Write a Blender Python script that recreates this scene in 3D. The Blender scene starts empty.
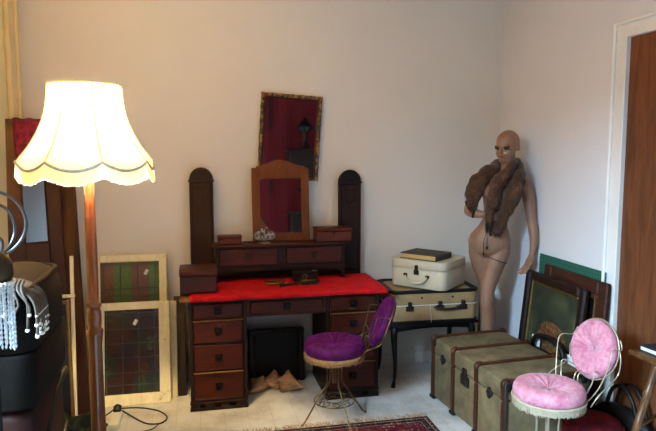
import bpy, bmesh, math, random
from mathutils import Vector, Matrix, noise
random.seed(7)
PI = math.pi
SC = bpy.context.scene
COL = SC.collection

# ------------------------------------------------------------------ materials
def lin(h):
    if isinstance(h, (tuple, list)): return (h[0], h[1], h[2], 1)
    h = h.lstrip('#'); o = []
    for i in (0, 2, 4):
        c = int(h[i:i+2], 16)/255
        o.append(c/12.92 if c <= .04045 else ((c+.055)/1.055)**2.4)
    return (*o, 1)

class NT:
    def __init__(s, name):
        s.m = bpy.data.materials.new(name); s.m.use_nodes = True
        s.t = s.m.node_tree; s.N = s.t.nodes; s.L = s.t.links
        s.b = s.N['Principled BSDF']; s.co = None
    def n(s, typ, **kw):
        o = s.N.new(typ)
        for k, v in kw.items():
            if k in o.inputs: o.inputs[k].default_value = v
            else: setattr(o, k, v)
        return o
    def link(s, a, b): s.L.new(a, b)
    def coord(s, scale=(1, 1, 1), rot=(0, 0, 0), kind='Object'):
        tc = s.n('ShaderNodeTexCoord'); mp = s.n('ShaderNodeMapping')
        mp.inputs['Scale'].default_value = scale; mp.inputs['Rotation'].default_value = rot
        s.link(tc.outputs[kind], mp.inputs['Vector']); return mp.outputs['Vector']
    def noise(s, vec, scale, detail=4, rough=.55, dist=0):
        o = s.n('ShaderNodeTexNoise'); o.inputs['Scale'].default_value = scale
        o.inputs['Detail'].default_value = detail; o.inputs['Roughness'].default_value = rough
        o.inputs['Distortion'].default_value = dist
        s.link(vec, o.inputs['Vector']); return o.outputs['Fac']
    def ramp(s, fac, stops, interp='LINEAR'):
        r = s.n('ShaderNodeValToRGB'); e = r.color_ramp.elements
        r.color_ramp.interpolation = interp
        while len(e) < len(stops): e.new(.5)
        for k, (p, c) in enumerate(stops): e[k].position = p; e[k].color = lin(c)
        s.link(fac, r.inputs['Fac']); return r.outputs['Color']
    def math(s, op, a, b=None, c=None):
        o = s.n('ShaderNodeMath', operation=op)
        for i, v in enumerate((a, b, c)):
            if v is None: continue
            if isinstance(v, (int, float)): o.inputs[i].default_value = v
            else: s.link(v, o.inputs[i])
        return o.outputs[0]
    def mix(s, fac, a, b, blend='MIX'):
        o = s.n('ShaderNodeMix', data_type='RGBA', blend_type=blend)
        for i, v in ((0, fac), (6, a), (7, b)):
            if isinstance(v, (int, float)): o.inputs[i].default_value = v
            elif isinstance(v, (tuple, str)): o.inputs[i].default_value = lin(v)
            else: s.link(v, o.inputs[i])
        return o.outputs[2]
    def bump(s, h, strength=.2, dist=.01):
        b = s.n('ShaderNodeBump'); b.inputs['Strength'].default_value = strength
        b.inputs['Distance'].default_value = dist
        s.link(h, b.inputs['Height']); s.link(b.outputs['Normal'], s.b.inputs['Normal'])
    def base(s, c): s.link(c, s.b.inputs['Base Color'])
    def set(s, **kw):
        for k, v in kw.items(): s.b.inputs[k.replace('_', ' ')].default_value = v

def plain(name, c, rough=.6, var=.12, scale=14, metal=0, bump=0, spec=.5, sheen=0, coat=0):
    t = NT(name); v = t.coord(); f = t.noise(v, scale)
    a = lin(c); lo = tuple(x*(1-var) for x in a[:3]); hi = tuple(min(1, x*(1+var)) for x in a[:3])
    t.base(t.ramp(f, [(.3, lo), (.7, hi)])); t.set(Roughness=rough, Metallic=metal)
    t.b.inputs['Specular IOR Level'].default_value = spec
    if sheen: t.b.inputs['Sheen Weight'].default_value = sheen; t.b.inputs['Sheen Roughness'].default_value = .4
    if coat: t.b.inputs['Coat Weight'].default_value = coat
    if bump: t.bump(t.noise(v, scale*6, 6), bump)
    return t.m

def wood(name, dark, light, axis='X', scale=6, rough=.45, coat=0, worn=None):
    t = NT(name); st = {'X': (.12, 1, 1), 'Y': (1, .12, 1), 'Z': (1, 1, .12)}[axis]
    v = t.coord(st); f = t.noise(v, scale*4, 6, .6, 1.2); g = t.noise(v, scale*22, 3)
    f2 = t.math('ADD', t.math('MULTIPLY', f, .75), t.math('MULTIPLY', g, .25))
    c = t.ramp(f2, [(.3, dark), (.68, light)])
    if worn:
        w = t.noise(t.coord(), 9, 6, .7); wm = t.ramp(w, [(.62, (0, 0, 0)), (.72, (1, 1, 1))])
        c = t.mix(wm, c, worn)
    t.base(c); t.set(Roughness=rough); t.bump(f2, .12); t.b.inputs['Specular IOR Level'].default_value = .22
    if coat: t.b.inputs['Coat Weight'].default_value = coat
    return t.m

def velvet(name, dark, light, rough=.75, sheen=.6, scale=18, tint=None):
    t = NT(name); v = t.coord(); f = t.noise(v, scale, 5, .6)
    t.base(t.ramp(f, [(.35, dark), (.7, light)])); t.set(Roughness=rough)
    t.b.inputs['Sheen Weight'].default_value = sheen; t.b.inputs['Sheen Roughness'].default_value = .35
    t.b.inputs['Sheen Tint'].default_value = lin(tint or light)
    t.b.inputs['Specular IOR Level'].default_value = .2
    t.bump(t.noise(v, 160, 4), .25); return t.m

# ------------------------------------------------------------------ mesh builder
class MB:
    def __init__(s): s.bm = bmesh.new(); s.M = Matrix()
    def _t(s, verts, M=None):
        T = s.M @ (M or Matrix())
        for v in verts: v.co = T @ v.co
    def box(s, x0, x1, y0, y1, z0, z1, bev=.003, seg=1, M=None, smooth=False):
        r = bmesh.ops.create_cube(s.bm, size=1); vs = r['verts']
        for v in vs: v.co = Vector(((x0+x1)/2+v.co.x*(x1-x0), (y0+y1)/2+v.co.y*(y1-y0), (z0+z1)/2+v.co.z*(z1-z0)))
        if bev:
            es = list({e for v in vs for e in v.link_edges})
            r = bmesh.ops.bevel(s.bm, geom=es+vs, offset=bev, segments=seg, affect='EDGES', profile=.5)
            vs = list({v for f in r['faces'] for v in f.verts} | {v for v in vs if v.is_valid})
        if smooth or seg > 1:
            for f in {f for v in vs for f in v.link_faces}: f.smooth = True
        s._t(vs, M); return s
    def rings(s, rings, closed=False, cap=True, smooth=True, loop=True):
        R = [[s.bm.verts.new(s.M @ Vector(p)) for p in r] for r in rings]
        n = len(R[0]); k = len(R)
        for i in range(k if closed else k-1):
            a, b = R[i], R[(i+1) % k]
            for j in range(n if loop else n-1):
                f = s.bm.faces.new((a[j], a[(j+1) % n], b[(j+1) % n], b[j])); f.smooth = smooth
        if cap and not closed and loop:
            for r, rev in ((R[0], True), (R[-1], False)):
                f = s.bm.faces.new(list(reversed(r)) if rev else r); f.smooth = False
        return s
    def tube(s, pts, r, n=8, closed=False, sub=0, flat=1.0, cap=True, up=None):
        P = [Vector(p) for p in pts]; rr = list(r) if isinstance(r, (list, tuple)) else [r]*len(P)
        if sub: P, rr = spline(P, rr, sub, closed)
        k = len(P); R = []; nrm = None
        for i in range(k):
            a = P[(i-1) % k] if closed or i else P[0]; b = P[(i+1) % k] if closed or i < k-1 else P[-1]
            t = (b-a).normalized() if (b-a).length > 1e-9 else Vector((0, 0, 1))
            if nrm is None:
                u0 = Vector(up) if up else (Vector((0, 0, 1)) if abs(t.z) < .9 else Vector((1, 0, 0)))
                nrm = (u0-t*u0.dot(t)).normalized()
            else: nrm = (nrm-t*nrm.dot(t)).normalized()
            bn = t.cross(nrm)
            R.append([P[i]+nrm*math.cos(2*PI*j/n)*rr[i]*flat+bn*math.sin(2*PI*j/n)*rr[i] for j in range(n)])
        return s.rings(R, closed, cap)
    def lathe(s, prof, c=(0, 0, 0), n=24, M=None, smooth=True, cap=True):
        old = s.M; s.M = s.M @ Matrix.Translation(c) @ (M or Matrix())
        s.rings([[(max(r, 1e-4)*math.cos(2*PI*j/n), max(r, 1e-4)*math.sin(2*PI*j/n), z) for j in range(n)] for r, z in prof], cap=cap, smooth=smooth)
        s.M = old; return s
    def prism(s, pts, y0, y1, M=None, smooth=False):
        # outline in x,z ; thickness along y
        old = s.M; s.M = s.M @ (M or Matrix())
        a = [s.bm.verts.new(s.M @ Vector((x, y0, z))) for x, z in pts]
        b = [s.bm.verts.new(s.M @ Vector((x, y1, z))) for x, z in pts]
        s.bm.faces.new(a); s.bm.faces.new(list(reversed(b))); n = len(pts)
        for i in range(n):
            f = s.bm.faces.new((a[(i+1) % n], a[i], b[i], b[(i+1) % n])); f.smooth = smooth
        s.M = old; return s
    def ball(s, c, r, sub=2, M=None):
        q = bmesh.ops.create_icosphere(s.bm, subdivisions=sub, radius=1)
        rr = r if isinstance(r, (tuple, list)) else (r, r, r)
        for v in q['verts']: v.co = Vector((v.co.x*rr[0], v.co.y*rr[1], v.co.z*rr[2]))
        s._t(q['verts'], Matrix.Translation(c) @ (M or Matrix()))
        for v in q['verts']:
            for f in v.link_faces: f.smooth = True
        return s
    def frame(s, x0, x1, z0, z1, w, y0, y1, M=None, bev=.004, wb=None):
        wb = wb or w
        s.box(x0, x0+w, y0, y1, z0, z1, bev, M=M); s.box(x1-w, x1, y0, y1, z0, z1, bev, M=M)
        s.box(x0+w, x1-w, y0, y1, z1-w, z1, bev, M=M); s.box(x0+w, x1-w, y0, y1, z0, z0+wb, bev, M=M); return s
    def build(s, name, mat, parent=None, base=None):
        bmesh.ops.recalc_face_normals(s.bm, faces=s.bm.faces[:])
        me = bpy.data.meshes.new(name)
        if parent is not None: T = world(parent).inverted()
        elif base is not None: T = Matrix.Translation(base).inverted()
        else: T = Matrix()
        s.bm.transform(T); s.bm.to_mesh(me); s.bm.free()
        if mat: me.materials.append(mat)
        o = bpy.data.objects.new(name, me); COL.objects.link(o)
        if parent is not None: o.parent = parent
        elif base is not None: o.location = base
        return o

def world(o):
    m = Matrix.LocRotScale(o.location, o.rotation_euler, o.scale)
    return world(o.parent) @ m if o.parent else m

def spline(P, rr, sub, closed=False):
    k = len(P); oP = []; oR = []
    g = lambda i: P[i % k] if closed else P[max(0, min(k-1, i))]
    for i in range(k if closed else k-1):
        p0, p1, p2, p3 = g(i-1), g(i), g(i+1), g(i+2)
        for j in range(sub):
            t = j/sub
            oP.append(.5*((2*p1)+(-p0+p2)*t+(2*p0-5*p1+4*p2-p3)*t*t+(-p0+3*p1-3*p2+p3)*t**3))
            oR.append(rr[i]*(1-t)+rr[(i+1) % k]*t)
    if not closed: oP.append(P[-1]); oR.append(rr[-1])
    return oP, oR

def tag(o, label=None, cat=None, group=None, kind=None):
    if label: o['label'] = label
    if cat: o['category'] = cat
    if group: o['group'] = group
    if kind: o['kind'] = kind
    return o
def thing(name, label, cat, loc, rz=0, group=None):
    o = bpy.data.objects.new(name, None); COL.objects.link(o); o.empty_display_size = .05
    o.location = loc; o.rotation_euler = (0, 0, rz); return tag(o, label, cat, group)
def struct(o): o['kind'] = 'structure'; return o
def copy_tree(o, parent=None):
    c = o.copy(); COL.objects.link(c)
    if parent: c.parent = parent
    for ch in [x for x in o.children]: copy_tree(ch, c)
    return c
def T(x, y, z): return Matrix.Translation((x, y, z))
def RX(a): return Matrix.Rotation(a, 4, 'X')
def RY(a): return Matrix.Rotation(a, 4, 'Y')
def RZ(a): return Matrix.Rotation(a, 4, 'Z')
rad = math.radians

# ------------------------------------------------------------------ material set
def mat_plaster(name, c):
    t = NT(name); v = t.coord(); f = t.noise(v, 1.6, 5, .6); a = lin(c)
    t.base(t.ramp(f, [(.3, tuple(x*.95 for x in a[:3])), (.7, a[:3])])); t.set(Roughness=.85)
    t.b.inputs['Specular IOR Level'].default_value = .2
    t.bump(t.noise(v, 40, 5), .06); return t.m
M_WALL = mat_plaster('wall_plaster', '#d5d0cc')
M_WALLR = mat_plaster('right_wall_plaster', '#d3d1d7')
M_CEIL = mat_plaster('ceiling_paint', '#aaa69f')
M_TRIM = plain('white_gloss_trim', '#d8d4d2', .35, .04, 5)
M_YTRIM = plain('cream_trim', '#cdb98c', .45, .08, 6)
M_RED = mat_plaster('deep_red_paint', '#5a141c')
def mat_floor():
    t = NT('worn_white_floorboards'); v = t.coord()
    n1 = t.noise(v, 3.2, 8, .68); n2 = t.noise(v, 22, 8, .75)
    c = t.ramp(n1, [(.3, '#a7a09a'), (.55, '#d2d0cf'), (.8, '#dcdcde')])
    br = t.n('ShaderNodeTexBrick'); br.offset = .37
    br.inputs['Scale'].default_value = 1; br.inputs['Mortar Size'].default_value = .002
    br.inputs['Brick Width'].default_value = 3.2; br.inputs['Row Height'].default_value = .15
    br.inputs['Color1'].default_value = lin((1, 1, 1)); br.inputs['Color2'].default_value = lin((.9, .9, .9)); br.inputs['Mortar'].default_value = lin((.5, .46, .42))
    t.link(t.coord((1, 1, 1), (0, 0, PI/2)), br.inputs['Vector'])
    c = t.mix(.4, c, br.outputs['Color'], 'MULTIPLY')
    st = t.ramp(n2, [(.62, (0, 0, 0)), (.7, (1, 1, 1))])
    c = t.mix(st, c, '#8e6a58')
    n3 = t.noise(v, 9, 5, .6); st3 = t.ramp(n3, [(.68, (0, 0, 0)), (.74, (1, 1, 1))])
    c = t.mix(st3, c, '#a8565c')
    t.base(c); t.set(Roughness=.55); t.bump(n2, .15); return t.m
M_FLOOR = mat_floor()
M_DOOR = wood('reddish_door_veneer', '#452616', '#6e4228', 'Z', 5, .45)
M_OAK = wood('dark_oak', '#1a0702', '#3c1606', 'X', 5, .45)
M_OAKV = wood('dark_oak_upright', '#0e0401', '#200a03', 'Z', 5, .55)
M_OAKD = wood('oak_drawer_front', '#1e0702', '#471605', 'X', 5, .45, 0, '#57301c')
M_OAKE = wood('worn_oak_edge', '#4a2a16', '#8a6038', 'X', 6, .5)
M_BLK = plain('blackened_iron', '#0d0b0a', .45, .2, 30, .6)
M_BRASS = plain('aged_brass', '#8a6a3a', .35, .15, 30, .9)
M_DBRASS = plain('tarnished_brass', '#3a2c1a', .45, .2, 30, .8)
M_GOLDW = plain('worn_gold_wire', '#6a5538', .3, .15, 40, .9)
M_WIREW = plain('cream_wire', '#b3a48e', .3, .1, 40, .6)
M_PINE = wood('pine_frame', '#4a240e', '#6c3e18', 'Z', 5, .45)
M_MAHOG = wood('mahogany_box', '#341004', '#5c2410', 'X', 6, .42)
M_MAHOGD = wood('dark_mahogany', '#1e0804', '#3c1409', 'X', 6, .42)
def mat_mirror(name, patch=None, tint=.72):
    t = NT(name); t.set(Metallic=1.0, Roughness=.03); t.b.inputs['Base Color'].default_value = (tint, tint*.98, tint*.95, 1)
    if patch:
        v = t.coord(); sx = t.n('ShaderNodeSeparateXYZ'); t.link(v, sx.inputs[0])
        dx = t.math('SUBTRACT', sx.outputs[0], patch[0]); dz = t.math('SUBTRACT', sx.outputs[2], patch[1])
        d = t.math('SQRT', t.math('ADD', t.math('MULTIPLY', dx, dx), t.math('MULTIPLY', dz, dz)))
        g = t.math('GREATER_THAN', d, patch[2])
        t.base(t.mix(g, (.72, .7, .68), '#5b2e16')); t.link(t.math('SUBTRACT', 1.0, g), t.b.inputs['Metallic'])  # brown reflection painted into the glass colour, beyond a curved edge
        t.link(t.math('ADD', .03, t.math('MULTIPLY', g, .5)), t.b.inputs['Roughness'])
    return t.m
M_MIR = mat_mirror('mirror_glass')
M_REDCLOTH = velvet('red_velvet_cloth', '#a00812', '#c8101c', .85, .25, 30)
M_PURP = velvet('purple_velvet', '#2a0026', '#560250', .7, .35, 22, '#b030b0')
def mat_pinkvelvet():
    t = NT('pink_crushed_velvet'); v = t.coord()
    f = t.noise(v, 14, 6, .65, .8); g = t.noise(v, 60, 4, .6)
    f = t.math('ADD', t.math('MULTIPLY', f, .7), t.math('MULTIPLY', g, .3))
    t.base(t.ramp(f, [(.3, '#9a4a62'), (.5, '#ba7888'), (.72, '#caa2a8')])); t.set(Roughness=.8)
    t.b.inputs['Sheen Weight'].default_value = .15; t.b.inputs['Sheen Roughness'].default_value = .4
    t.b.inputs['Specular IOR Level'].default_value = .2
    t.bump(g, .2); return t.m
M_PINK = mat_pinkvelvet()
M_CREAMF = plain('cream_cotton_fringe', '#a3957e', .9, .15, 60)
M_HESS = plain('frayed_hessian', '#8a6238', .95, .25, 50, bump=.3)
M_CRIM = velvet('crimson_velvet', '#40060f', '#660c1a', .8, .4, 20)
def mat_canvas():
    t = NT('green_trunk_canvas'); v = t.coord()
    f = t.noise(v, 7, 7, .65); w = t.noise(v, 200, 2)
    c = t.ramp(f, [(.28, '#40341f'), (.5, '#625338'), (.75, '#786749')])
    st = t.ramp(t.noise(v, 16, 6, .7), [(.63, (0, 0, 0)), (.75, (1, 1, 1))])
    c = t.mix(st, c, '#4a3820')
    t.base(c); t.set(Roughness=.85); t.bump(w, .2); return t.m
M_CANVAS = mat_canvas()
M_STRAP = wood('trunk_wood_strap', '#2a130a', '#4c2613', 'Z', 5, .5)
M_DLEA = plain('dark_brown_leather', '#20120c', .5, .3, 20, bump=.2)
M_IRON = plain('rusty_iron_plate', '#241a14', .6, .3, 40, .5)
M_CREAM = plain('cream_leatherette', '#b8ac96', .5, .07, 9, bump=.12)
M_BEIGE = plain('beige_canvas', '#967a54', .75, .15, 14, bump=.25)
M_BLEA = plain('black_leather', '#0b0a0a', .5, .3, 30, bump=.15, spec=.25)
M_BPAINT = plain('black_lacquer', '#0a0908', .4, .2, 12, spec=.25)
M_PAGES = plain('yellowed_pages', '#b5945f', .9, .12, 120)
M_BOOK = plain('dark_green_book_cloth', '#2c2c27', .7, .2, 20, bump=.2)
def mat_skin():
    t = NT('mannequin_flesh_paint'); v = t.coord(); f = t.noise(v, 5, 4)
    t.base(t.ramp(f, [(.3, '#7c5947'), (.7, '#8b6854')])); t.set(Roughness=.5); return t.m
M_SKIN = mat_skin()
def mat_fur():
    t = NT('brown_fox_fur'); v = t.coord(); f = t.noise(v, 12, 5, .65); g = t.noise(v, 90, 3)
    f = t.math('ADD', t.math('MULTIPLY', f, .6), t.math('MULTIPLY', g, .4))
    t.base(t.ramp(f, [(.32, '#100703'), (.5, '#381c0b'), (.68, '#6a4424')])); t.set(Roughness=.9)
    t.b.inputs['Sheen Weight'].default_value = .2
    return t.m
M_FUR = mat_fur()
M_DFUR = plain('dark_fur_paw', '#120b07', .9, .3, 60)
M_WPAINT = wood('peeling_cream_paint', '#d2c7a4', '#ebe2c6', 'Z', 4, .6, 0, '#6d4a2c')
def mat_glass():
    t = NT('leaded_coloured_glass'); v = t.coord((1/.098, 1, 1/.087))
    fl = t.n('ShaderNodeVectorMath', operation='FLOOR'); t.link(v, fl.inputs[0])
    wn = t.n('ShaderNodeTexWhiteNoise', noise_dimensions='3D'); t.link(fl.outputs[0], wn.inputs['Vector'])
    c = t.ramp(wn.outputs['Value'], [(0, '#3b2a34'), (.2, '#2c3a34'), (.4, '#4a2a2a'), (.6, '#39443a'), (.8, '#2e2a3a'), (.95, '#4d3a28')], 'CONSTANT')
    f = t.noise(t.coord(), 20, 5)
    c = t.mix(t.ramp(f, [(.35, (0, 0, 0)), (.8, (.6, .6, .6))]), c, '#171314')
    t.base(c); t.set(Roughness=.18); t.bump(t.noise(t.coord(), 45, 3), .25)
    t.b.inputs['Transmission Weight'].default_value = .25
    return t.m
M_GLASS = mat_glass()
def mat_glass2():
    t = NT('green_and_rose_leaded_glass'); v = t.coord((1/.12, 1, 1/.5))
    fl = t.n('ShaderNodeVectorMath', operation='FLOOR'); t.link(v, fl.inputs[0])
    wn = t.n('ShaderNodeTexWhiteNoise', noise_dimensions='3D'); t.link(fl.outputs[0], wn.inputs['Vector'])
    c = t.ramp(wn.outputs['Value'], [(0, '#54382c'), (.3, '#3f5a30'), (.55, '#5a4038'), (.75, '#42603a'), (.9, '#3c302a')], 'CONSTANT')
    t.base(c); t.set(Roughness=.2); t.bump(t.noise(t.coord(), 45, 3), .25); return t.m
M_GLASS2 = mat_glass2()
M_LEAD = plain('lead_came', '#3c3c40', .5, .2, 40, .5)
M_TAG = plain('white_paper_tag', '#d8d5cc', .9, .03)
def mat_picture():
    t = NT('oil_painting_canvas'); v = t.coord()
    f = t.noise(v, 5, 6, .6, .6); sx = t.n('ShaderNodeSeparateXYZ'); t.link(v, sx.inputs[0])
    c = t.ramp(f, [(.3, '#181d17'), (.5, '#2c3327'), (.7, '#4a4a33')])
    # a basket-like brown bunch low in the middle of the painted surface
    dy = t.math('DIVIDE', t.math('ADD', sx.outputs[1], .02), .18); dz = t.math('DIVIDE', t.math('SUBTRACT', sx.outputs[2], .2), .12)
    d = t.math('ADD', t.math('MULTIPLY', dy, dy), t.math('MULTIPLY', dz, dz))
    k = t.noise(v, 26, 6, .7); m = t.math('LESS_THAN', t.math('ADD', d, t.math('MULTIPLY', k, .9)), 1.25)
    c = t.mix(m, c, t.ramp(t.noise(v, 60, 3), [(.35, '#2a1a10'), (.6, '#6d4a2e'), (.75, '#8a6a44')]))
    t.base(c); t.set(Roughness=.35); return t.m
M_PIC = mat_picture()
M_BLKFR = wood('black_carved_frame', '#0c0808', '#241512', 'Z', 6, .4)
M_BRNFR = wood('brown_wide_frame', '#1e0f0a', '#42241a', 'Y', 5, .5)
M_GILT = plain('dull_gilt_slip', '#624a22', .45, .25, 30, .6)
def mat_mat():
    t = NT('green_cutting_mat'); br = t.n('ShaderNodeTexBrick'); br.offset = 0
    br.inputs['Scale'].default_value = 1; br.inputs['Mortar Size'].default_value = .0014
    br.inputs['Brick Width'].default_value = .025; br.inputs['Row Height'].default_value = .025
    br.inputs['Color1'].default_value = lin('#0b4a3e'); br.inputs['Color2'].default_value = lin('#0b463a'); br.inputs['Mortar'].default_value = lin('#2f6e60')
    t.link(t.coord((1, 1, 1), (0, PI/2, PI/2)), br.inputs['Vector'])
    t.base(br.outputs['Color']); t.set(Roughness=.6); return t.m
M_MAT = mat_mat()
def mat_rug(x0, x1, y0, y1):
    t = NT('persian_rug_pile'); v = t.coord(); sx = t.n('ShaderNodeSeparateXYZ'); t.link(v, sx.inputs[0])
    w, l = (x1-x0)/2, (y1-y0)/2
    dx = t.math('SUBTRACT', w, t.math('ABSOLUTE', sx.outputs[0])); dy = t.math('SUBTRACT', l, t.math('ABSOLUTE', sx.outputs[1]))
    d = t.math('MINIMUM', dx, dy)
    c = t.ramp(t.math('MULTIPLY', d, 2), [(0, '#150a0e'), (.03, '#3c0c18'), (.05, '#8a7a72'), (.06, '#120d18'), (.13, '#8a7a72'), (.14, '#460e1c'), (.36, '#8a7a72'), (.37, '#120d18'), (.44, '#480c18')], 'CONSTANT')
    vo = t.n('ShaderNodeTexVoronoi'); vo.inputs['Scale'].default_value = 30; vo.inputs['Randomness'].default_value = .35; t.link(v, vo.inputs['Vector'])
    mo = t.ramp(vo.outputs['Distance'], [(0, (1, 1, 1)), (.17, (1, 1, 1)), (.2, (0, 0, 0)), (.36, (0, 0, 0)), (.4, (.6, .6, .6)), (.46, (0, 0, 0))], 'CONSTANT')
    col = t.ramp(t.noise(v, 14, 2), [(.4, '#9a8880'), (.5, '#1a1628'), (.58, '#84483e')], 'CONSTANT')
    c = t.mix(t.math('MULTIPLY', mo, .85), c, col)
    t.base(c); t.set(Roughness=.95); t.b.inputs['Specular IOR Level'].default_value = .1
    t.bump(t.noise(v, 300, 2), .4); return t.m
M_FRAY = plain('frayed_rug_wool', '#9c8a78', .95, .25, 60)
def mat_shade():
    t = NT('cream_silk_shade'); out = t.N['Material Output']
    d = t.n('ShaderNodeBsdfDiffuse'); d.inputs['Color'].default_value = lin('#f0e6cc')
    tr = t.n('ShaderNodeBsdfTranslucent'); tr.inputs['Color'].default_value = lin('#ffbe5c')
    f = t.noise(t.coord((1, 1, .2)), 60, 3)
    mx = t.n('ShaderNodeMixShader'); t.link(t.math('ADD', .55, t.math('MULTIPLY', f, .12)), mx.inputs[0])
    t.link(d.outputs[0], mx.inputs[1]); t.link(tr.outputs[0], mx.inputs[2]); t.link(mx.outputs[0], out.inputs['Surface'])
    return t.m
M_SHADE = mat_shade()
M_LFRINGE = plain('cream_silk_fringe', '#d9c99a', .8, .1, 60)
M_BRAID = plain('silver_grey_braid', '#a9a6a0', .6, .15, 60)
M_LPOLE = wood('turned_lamp_wood', '#3a1c0c', '#76421e', 'Z', 5, .3, .4)
M_GUN = plain('gunmetal_hoop', '#4a494a', .3, .15, 40, .9)
M_SILVER = plain('old_silver', '#8f8c88', .3, .15, 40, .95)
def mat_crystal():
    t = NT('clear_crystal'); t.set(Roughness=.08); t.b.inputs['Base Color'].default_value = (.82, .86, .9, 1)
    t.b.inputs['Transmission Weight'].default_value = .55; t.b.inputs['IOR'].default_value = 1.5; return t.m
M_CRYS = mat_crystal()
M_PEARL = plain('pearl_bead', '#cfc8bc', .25, .06, 30)
M_SHAWL = plain('taupe_silk', '#40342a', .6, .2, 40)
M_GREYLEA = plain('scuffed_black_leather', '#100d0b', .8, .25, 10, bump=.15, spec=.05)
M_REDLEA = plain('oxblood_leather', '#24100c', .5, .25, 14, bump=.15, spec=.12)
M_MAHOGV = wood('carved_mahogany', '#100403', '#280c07', 'Z', 6, .5)
M_RFAB = velvet('raspberry_fabric', '#4a0e22', '#8a2744', .8, .3, 30)
M_BAMB = wood('scorched_bamboo', '#24100a', '#684220', 'Z', 9, .4, .08, '#2a140a')
def mat_tortoise():
    t = NT('tortoise_bamboo'); f = t.noise(t.coord(), 34, 3, .5)
    t.base(t.ramp(f, [(.42, '#120805'), (.5, '#4a2a14'), (.58, '#94652f')])); t.set(Roughness=.35); return t.m
M_BAMBX = mat_tortoise()
M_WHITE = plain('crumpled_white_cotton', '#a8a8a8', .9, .08, 12)
M_NAVY = plain('navy_book_cloth', '#121c28', .5, .1)
M_PWHITE = plain('white_paper', '#c8cacc', .8, .03)
M_SHELL = wood('conch_shell', '#6a4630', '#c09a78', 'X', 8, .55)
M_DGREEN = velvet('dark_green_velvet', '#0b120c', '#16241a', .8, .2, 20)
M_PLASTIC = plain('white_plastic', '#dcd8c8', .4, .04)
M_BPLAS = plain('black_plastic', '#0c0c0c', .4, .1)
M_GDARK = plain('very_dark_picture', '#0e0d0c', .45, .4, 8, spec=.2)

# ------------------------------------------------------------------ room shell
XL, XR, YF, YB, ZC = -1.14, 2.39, -1.3, 4.55, 3.15
m = MB(); m.box(XL-.1, XR+.1, YF-.1, YB+.1, -.1, 0, 0); struct(m.build('floor', M_FLOOR))
m = MB(); m.box(XL-.1, XR+.1, YF-.1, YB+.1, ZC, ZC+.1, 0); struct(m.build('ceiling', M_CEIL))
m = MB(); m.box(XL-.1, XR+.1, YB, YB+.1, 0, ZC, 0); struct(m.build('wall_back', M_WALL))
m = MB(); m.box(XL-.1, XR+.1, YF-.1, YF, 0, ZC, 0); struct(m.build('wall_front', M_WALL))
DY0, DY1, DZ = 2.18, 3.09, 2.335
m = MB(); m.box(XR, XR+.1, YF, DY0, 0, ZC, 0); m.box(XR, XR+.1, DY1, YB, 0, ZC, 0); m.box(XR, XR+.1, DY0, DY1, DZ, ZC, 0)
struct(m.build('wall_right', M_WALLR))
WY0, WY1, WZ0, WZ1 = -.2, 1.5, .9, 2.65
m = MB(); m.box(XL-.1, XL, YF, WY0, 0, ZC, 0); m.box(XL-.1, XL, WY1, YB, 0, ZC, 0)
m.box(XL-.1, XL, WY0, WY1, 0, WZ0, 0); m.box(XL-.1, XL, WY0, WY1, WZ1, ZC, 0)
struct(m.build('wall_left', mat_plaster('lamp_tinted_plaster', '#ddcfa0')))  # cream tint puts the lamp's warm glow into the wall colour
m = MB()   # sash window frame
for a, b in ((WY0, WY0+.05), (WY1-.05, WY1)): m.box(XL-.08, XL-.03, a, b, WZ0, WZ1, .004)
for z in (WZ0, (WZ0+WZ1)/2-.025, WZ1-.05): m.box(XL-.08, XL-.03, WY0, WY1, z, z+.05, .004)
m.box(XL-.075, XL-.04, (WY0+WY1)/2-.012, (WY0+WY1)/2+.012, WZ0, WZ1, .002)
w = struct(m.build('window_1', M_TRIM))
m = MB(); m.box(XL-.1, XL+.06, WY0-.06, WY1+.06, WZ0-.035, WZ0, .006); m.build('window_sill', M_TRIM, w)
m = MB(); m.box(XR+.012, XR+.055, DY0, DY1, 0, DZ, .002); struct(m.build('door_1', M_DOOR))
m = MB()   # door architrave with a stepped outer moulding
tw = .095
for a, b in ((DY1-.008, DY1+tw), (DY0-tw, DY0+.008)): m.box(XR-.016, XR+.05, a, b, 0, DZ+.085, .003)
m.box(XR-.016, XR+.05, DY0, DY1, DZ-.006, DZ+.085, .003)
m.box(XR-.034, XR, DY1+tw-.022, DY1+tw, 0, DZ+.09, .006); m.box(XR-.034, XR, DY0-tw, DY0-tw+.022, 0, DZ+.09, .006)
m.box(XR-.034, XR, DY0-tw, DY1+tw, DZ+.068, DZ+.09, .006)
struct(m.build('trim_1', M_TRIM))
m = MB()   # old architrave on the left wall
m.box(XL, XL+.03, 4.24, 4.38, 0, ZC, .006); m.box(XL, XL+.045, 4.38, 4.42, 0, ZC, .01, 2)
struct(m.build('trim_2', M_YTRIM))
m = MB(); m.box(XL, XR, YB-.014, YB, 0, .09, .004); struct(m.build('baseboard_back', M_TRIM))
m = MB(); m.box(XR-.014, XR, DY1+tw, YB, 0, .09, .004); struct(m.build('baseboard_right', M_TRIM))

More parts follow.
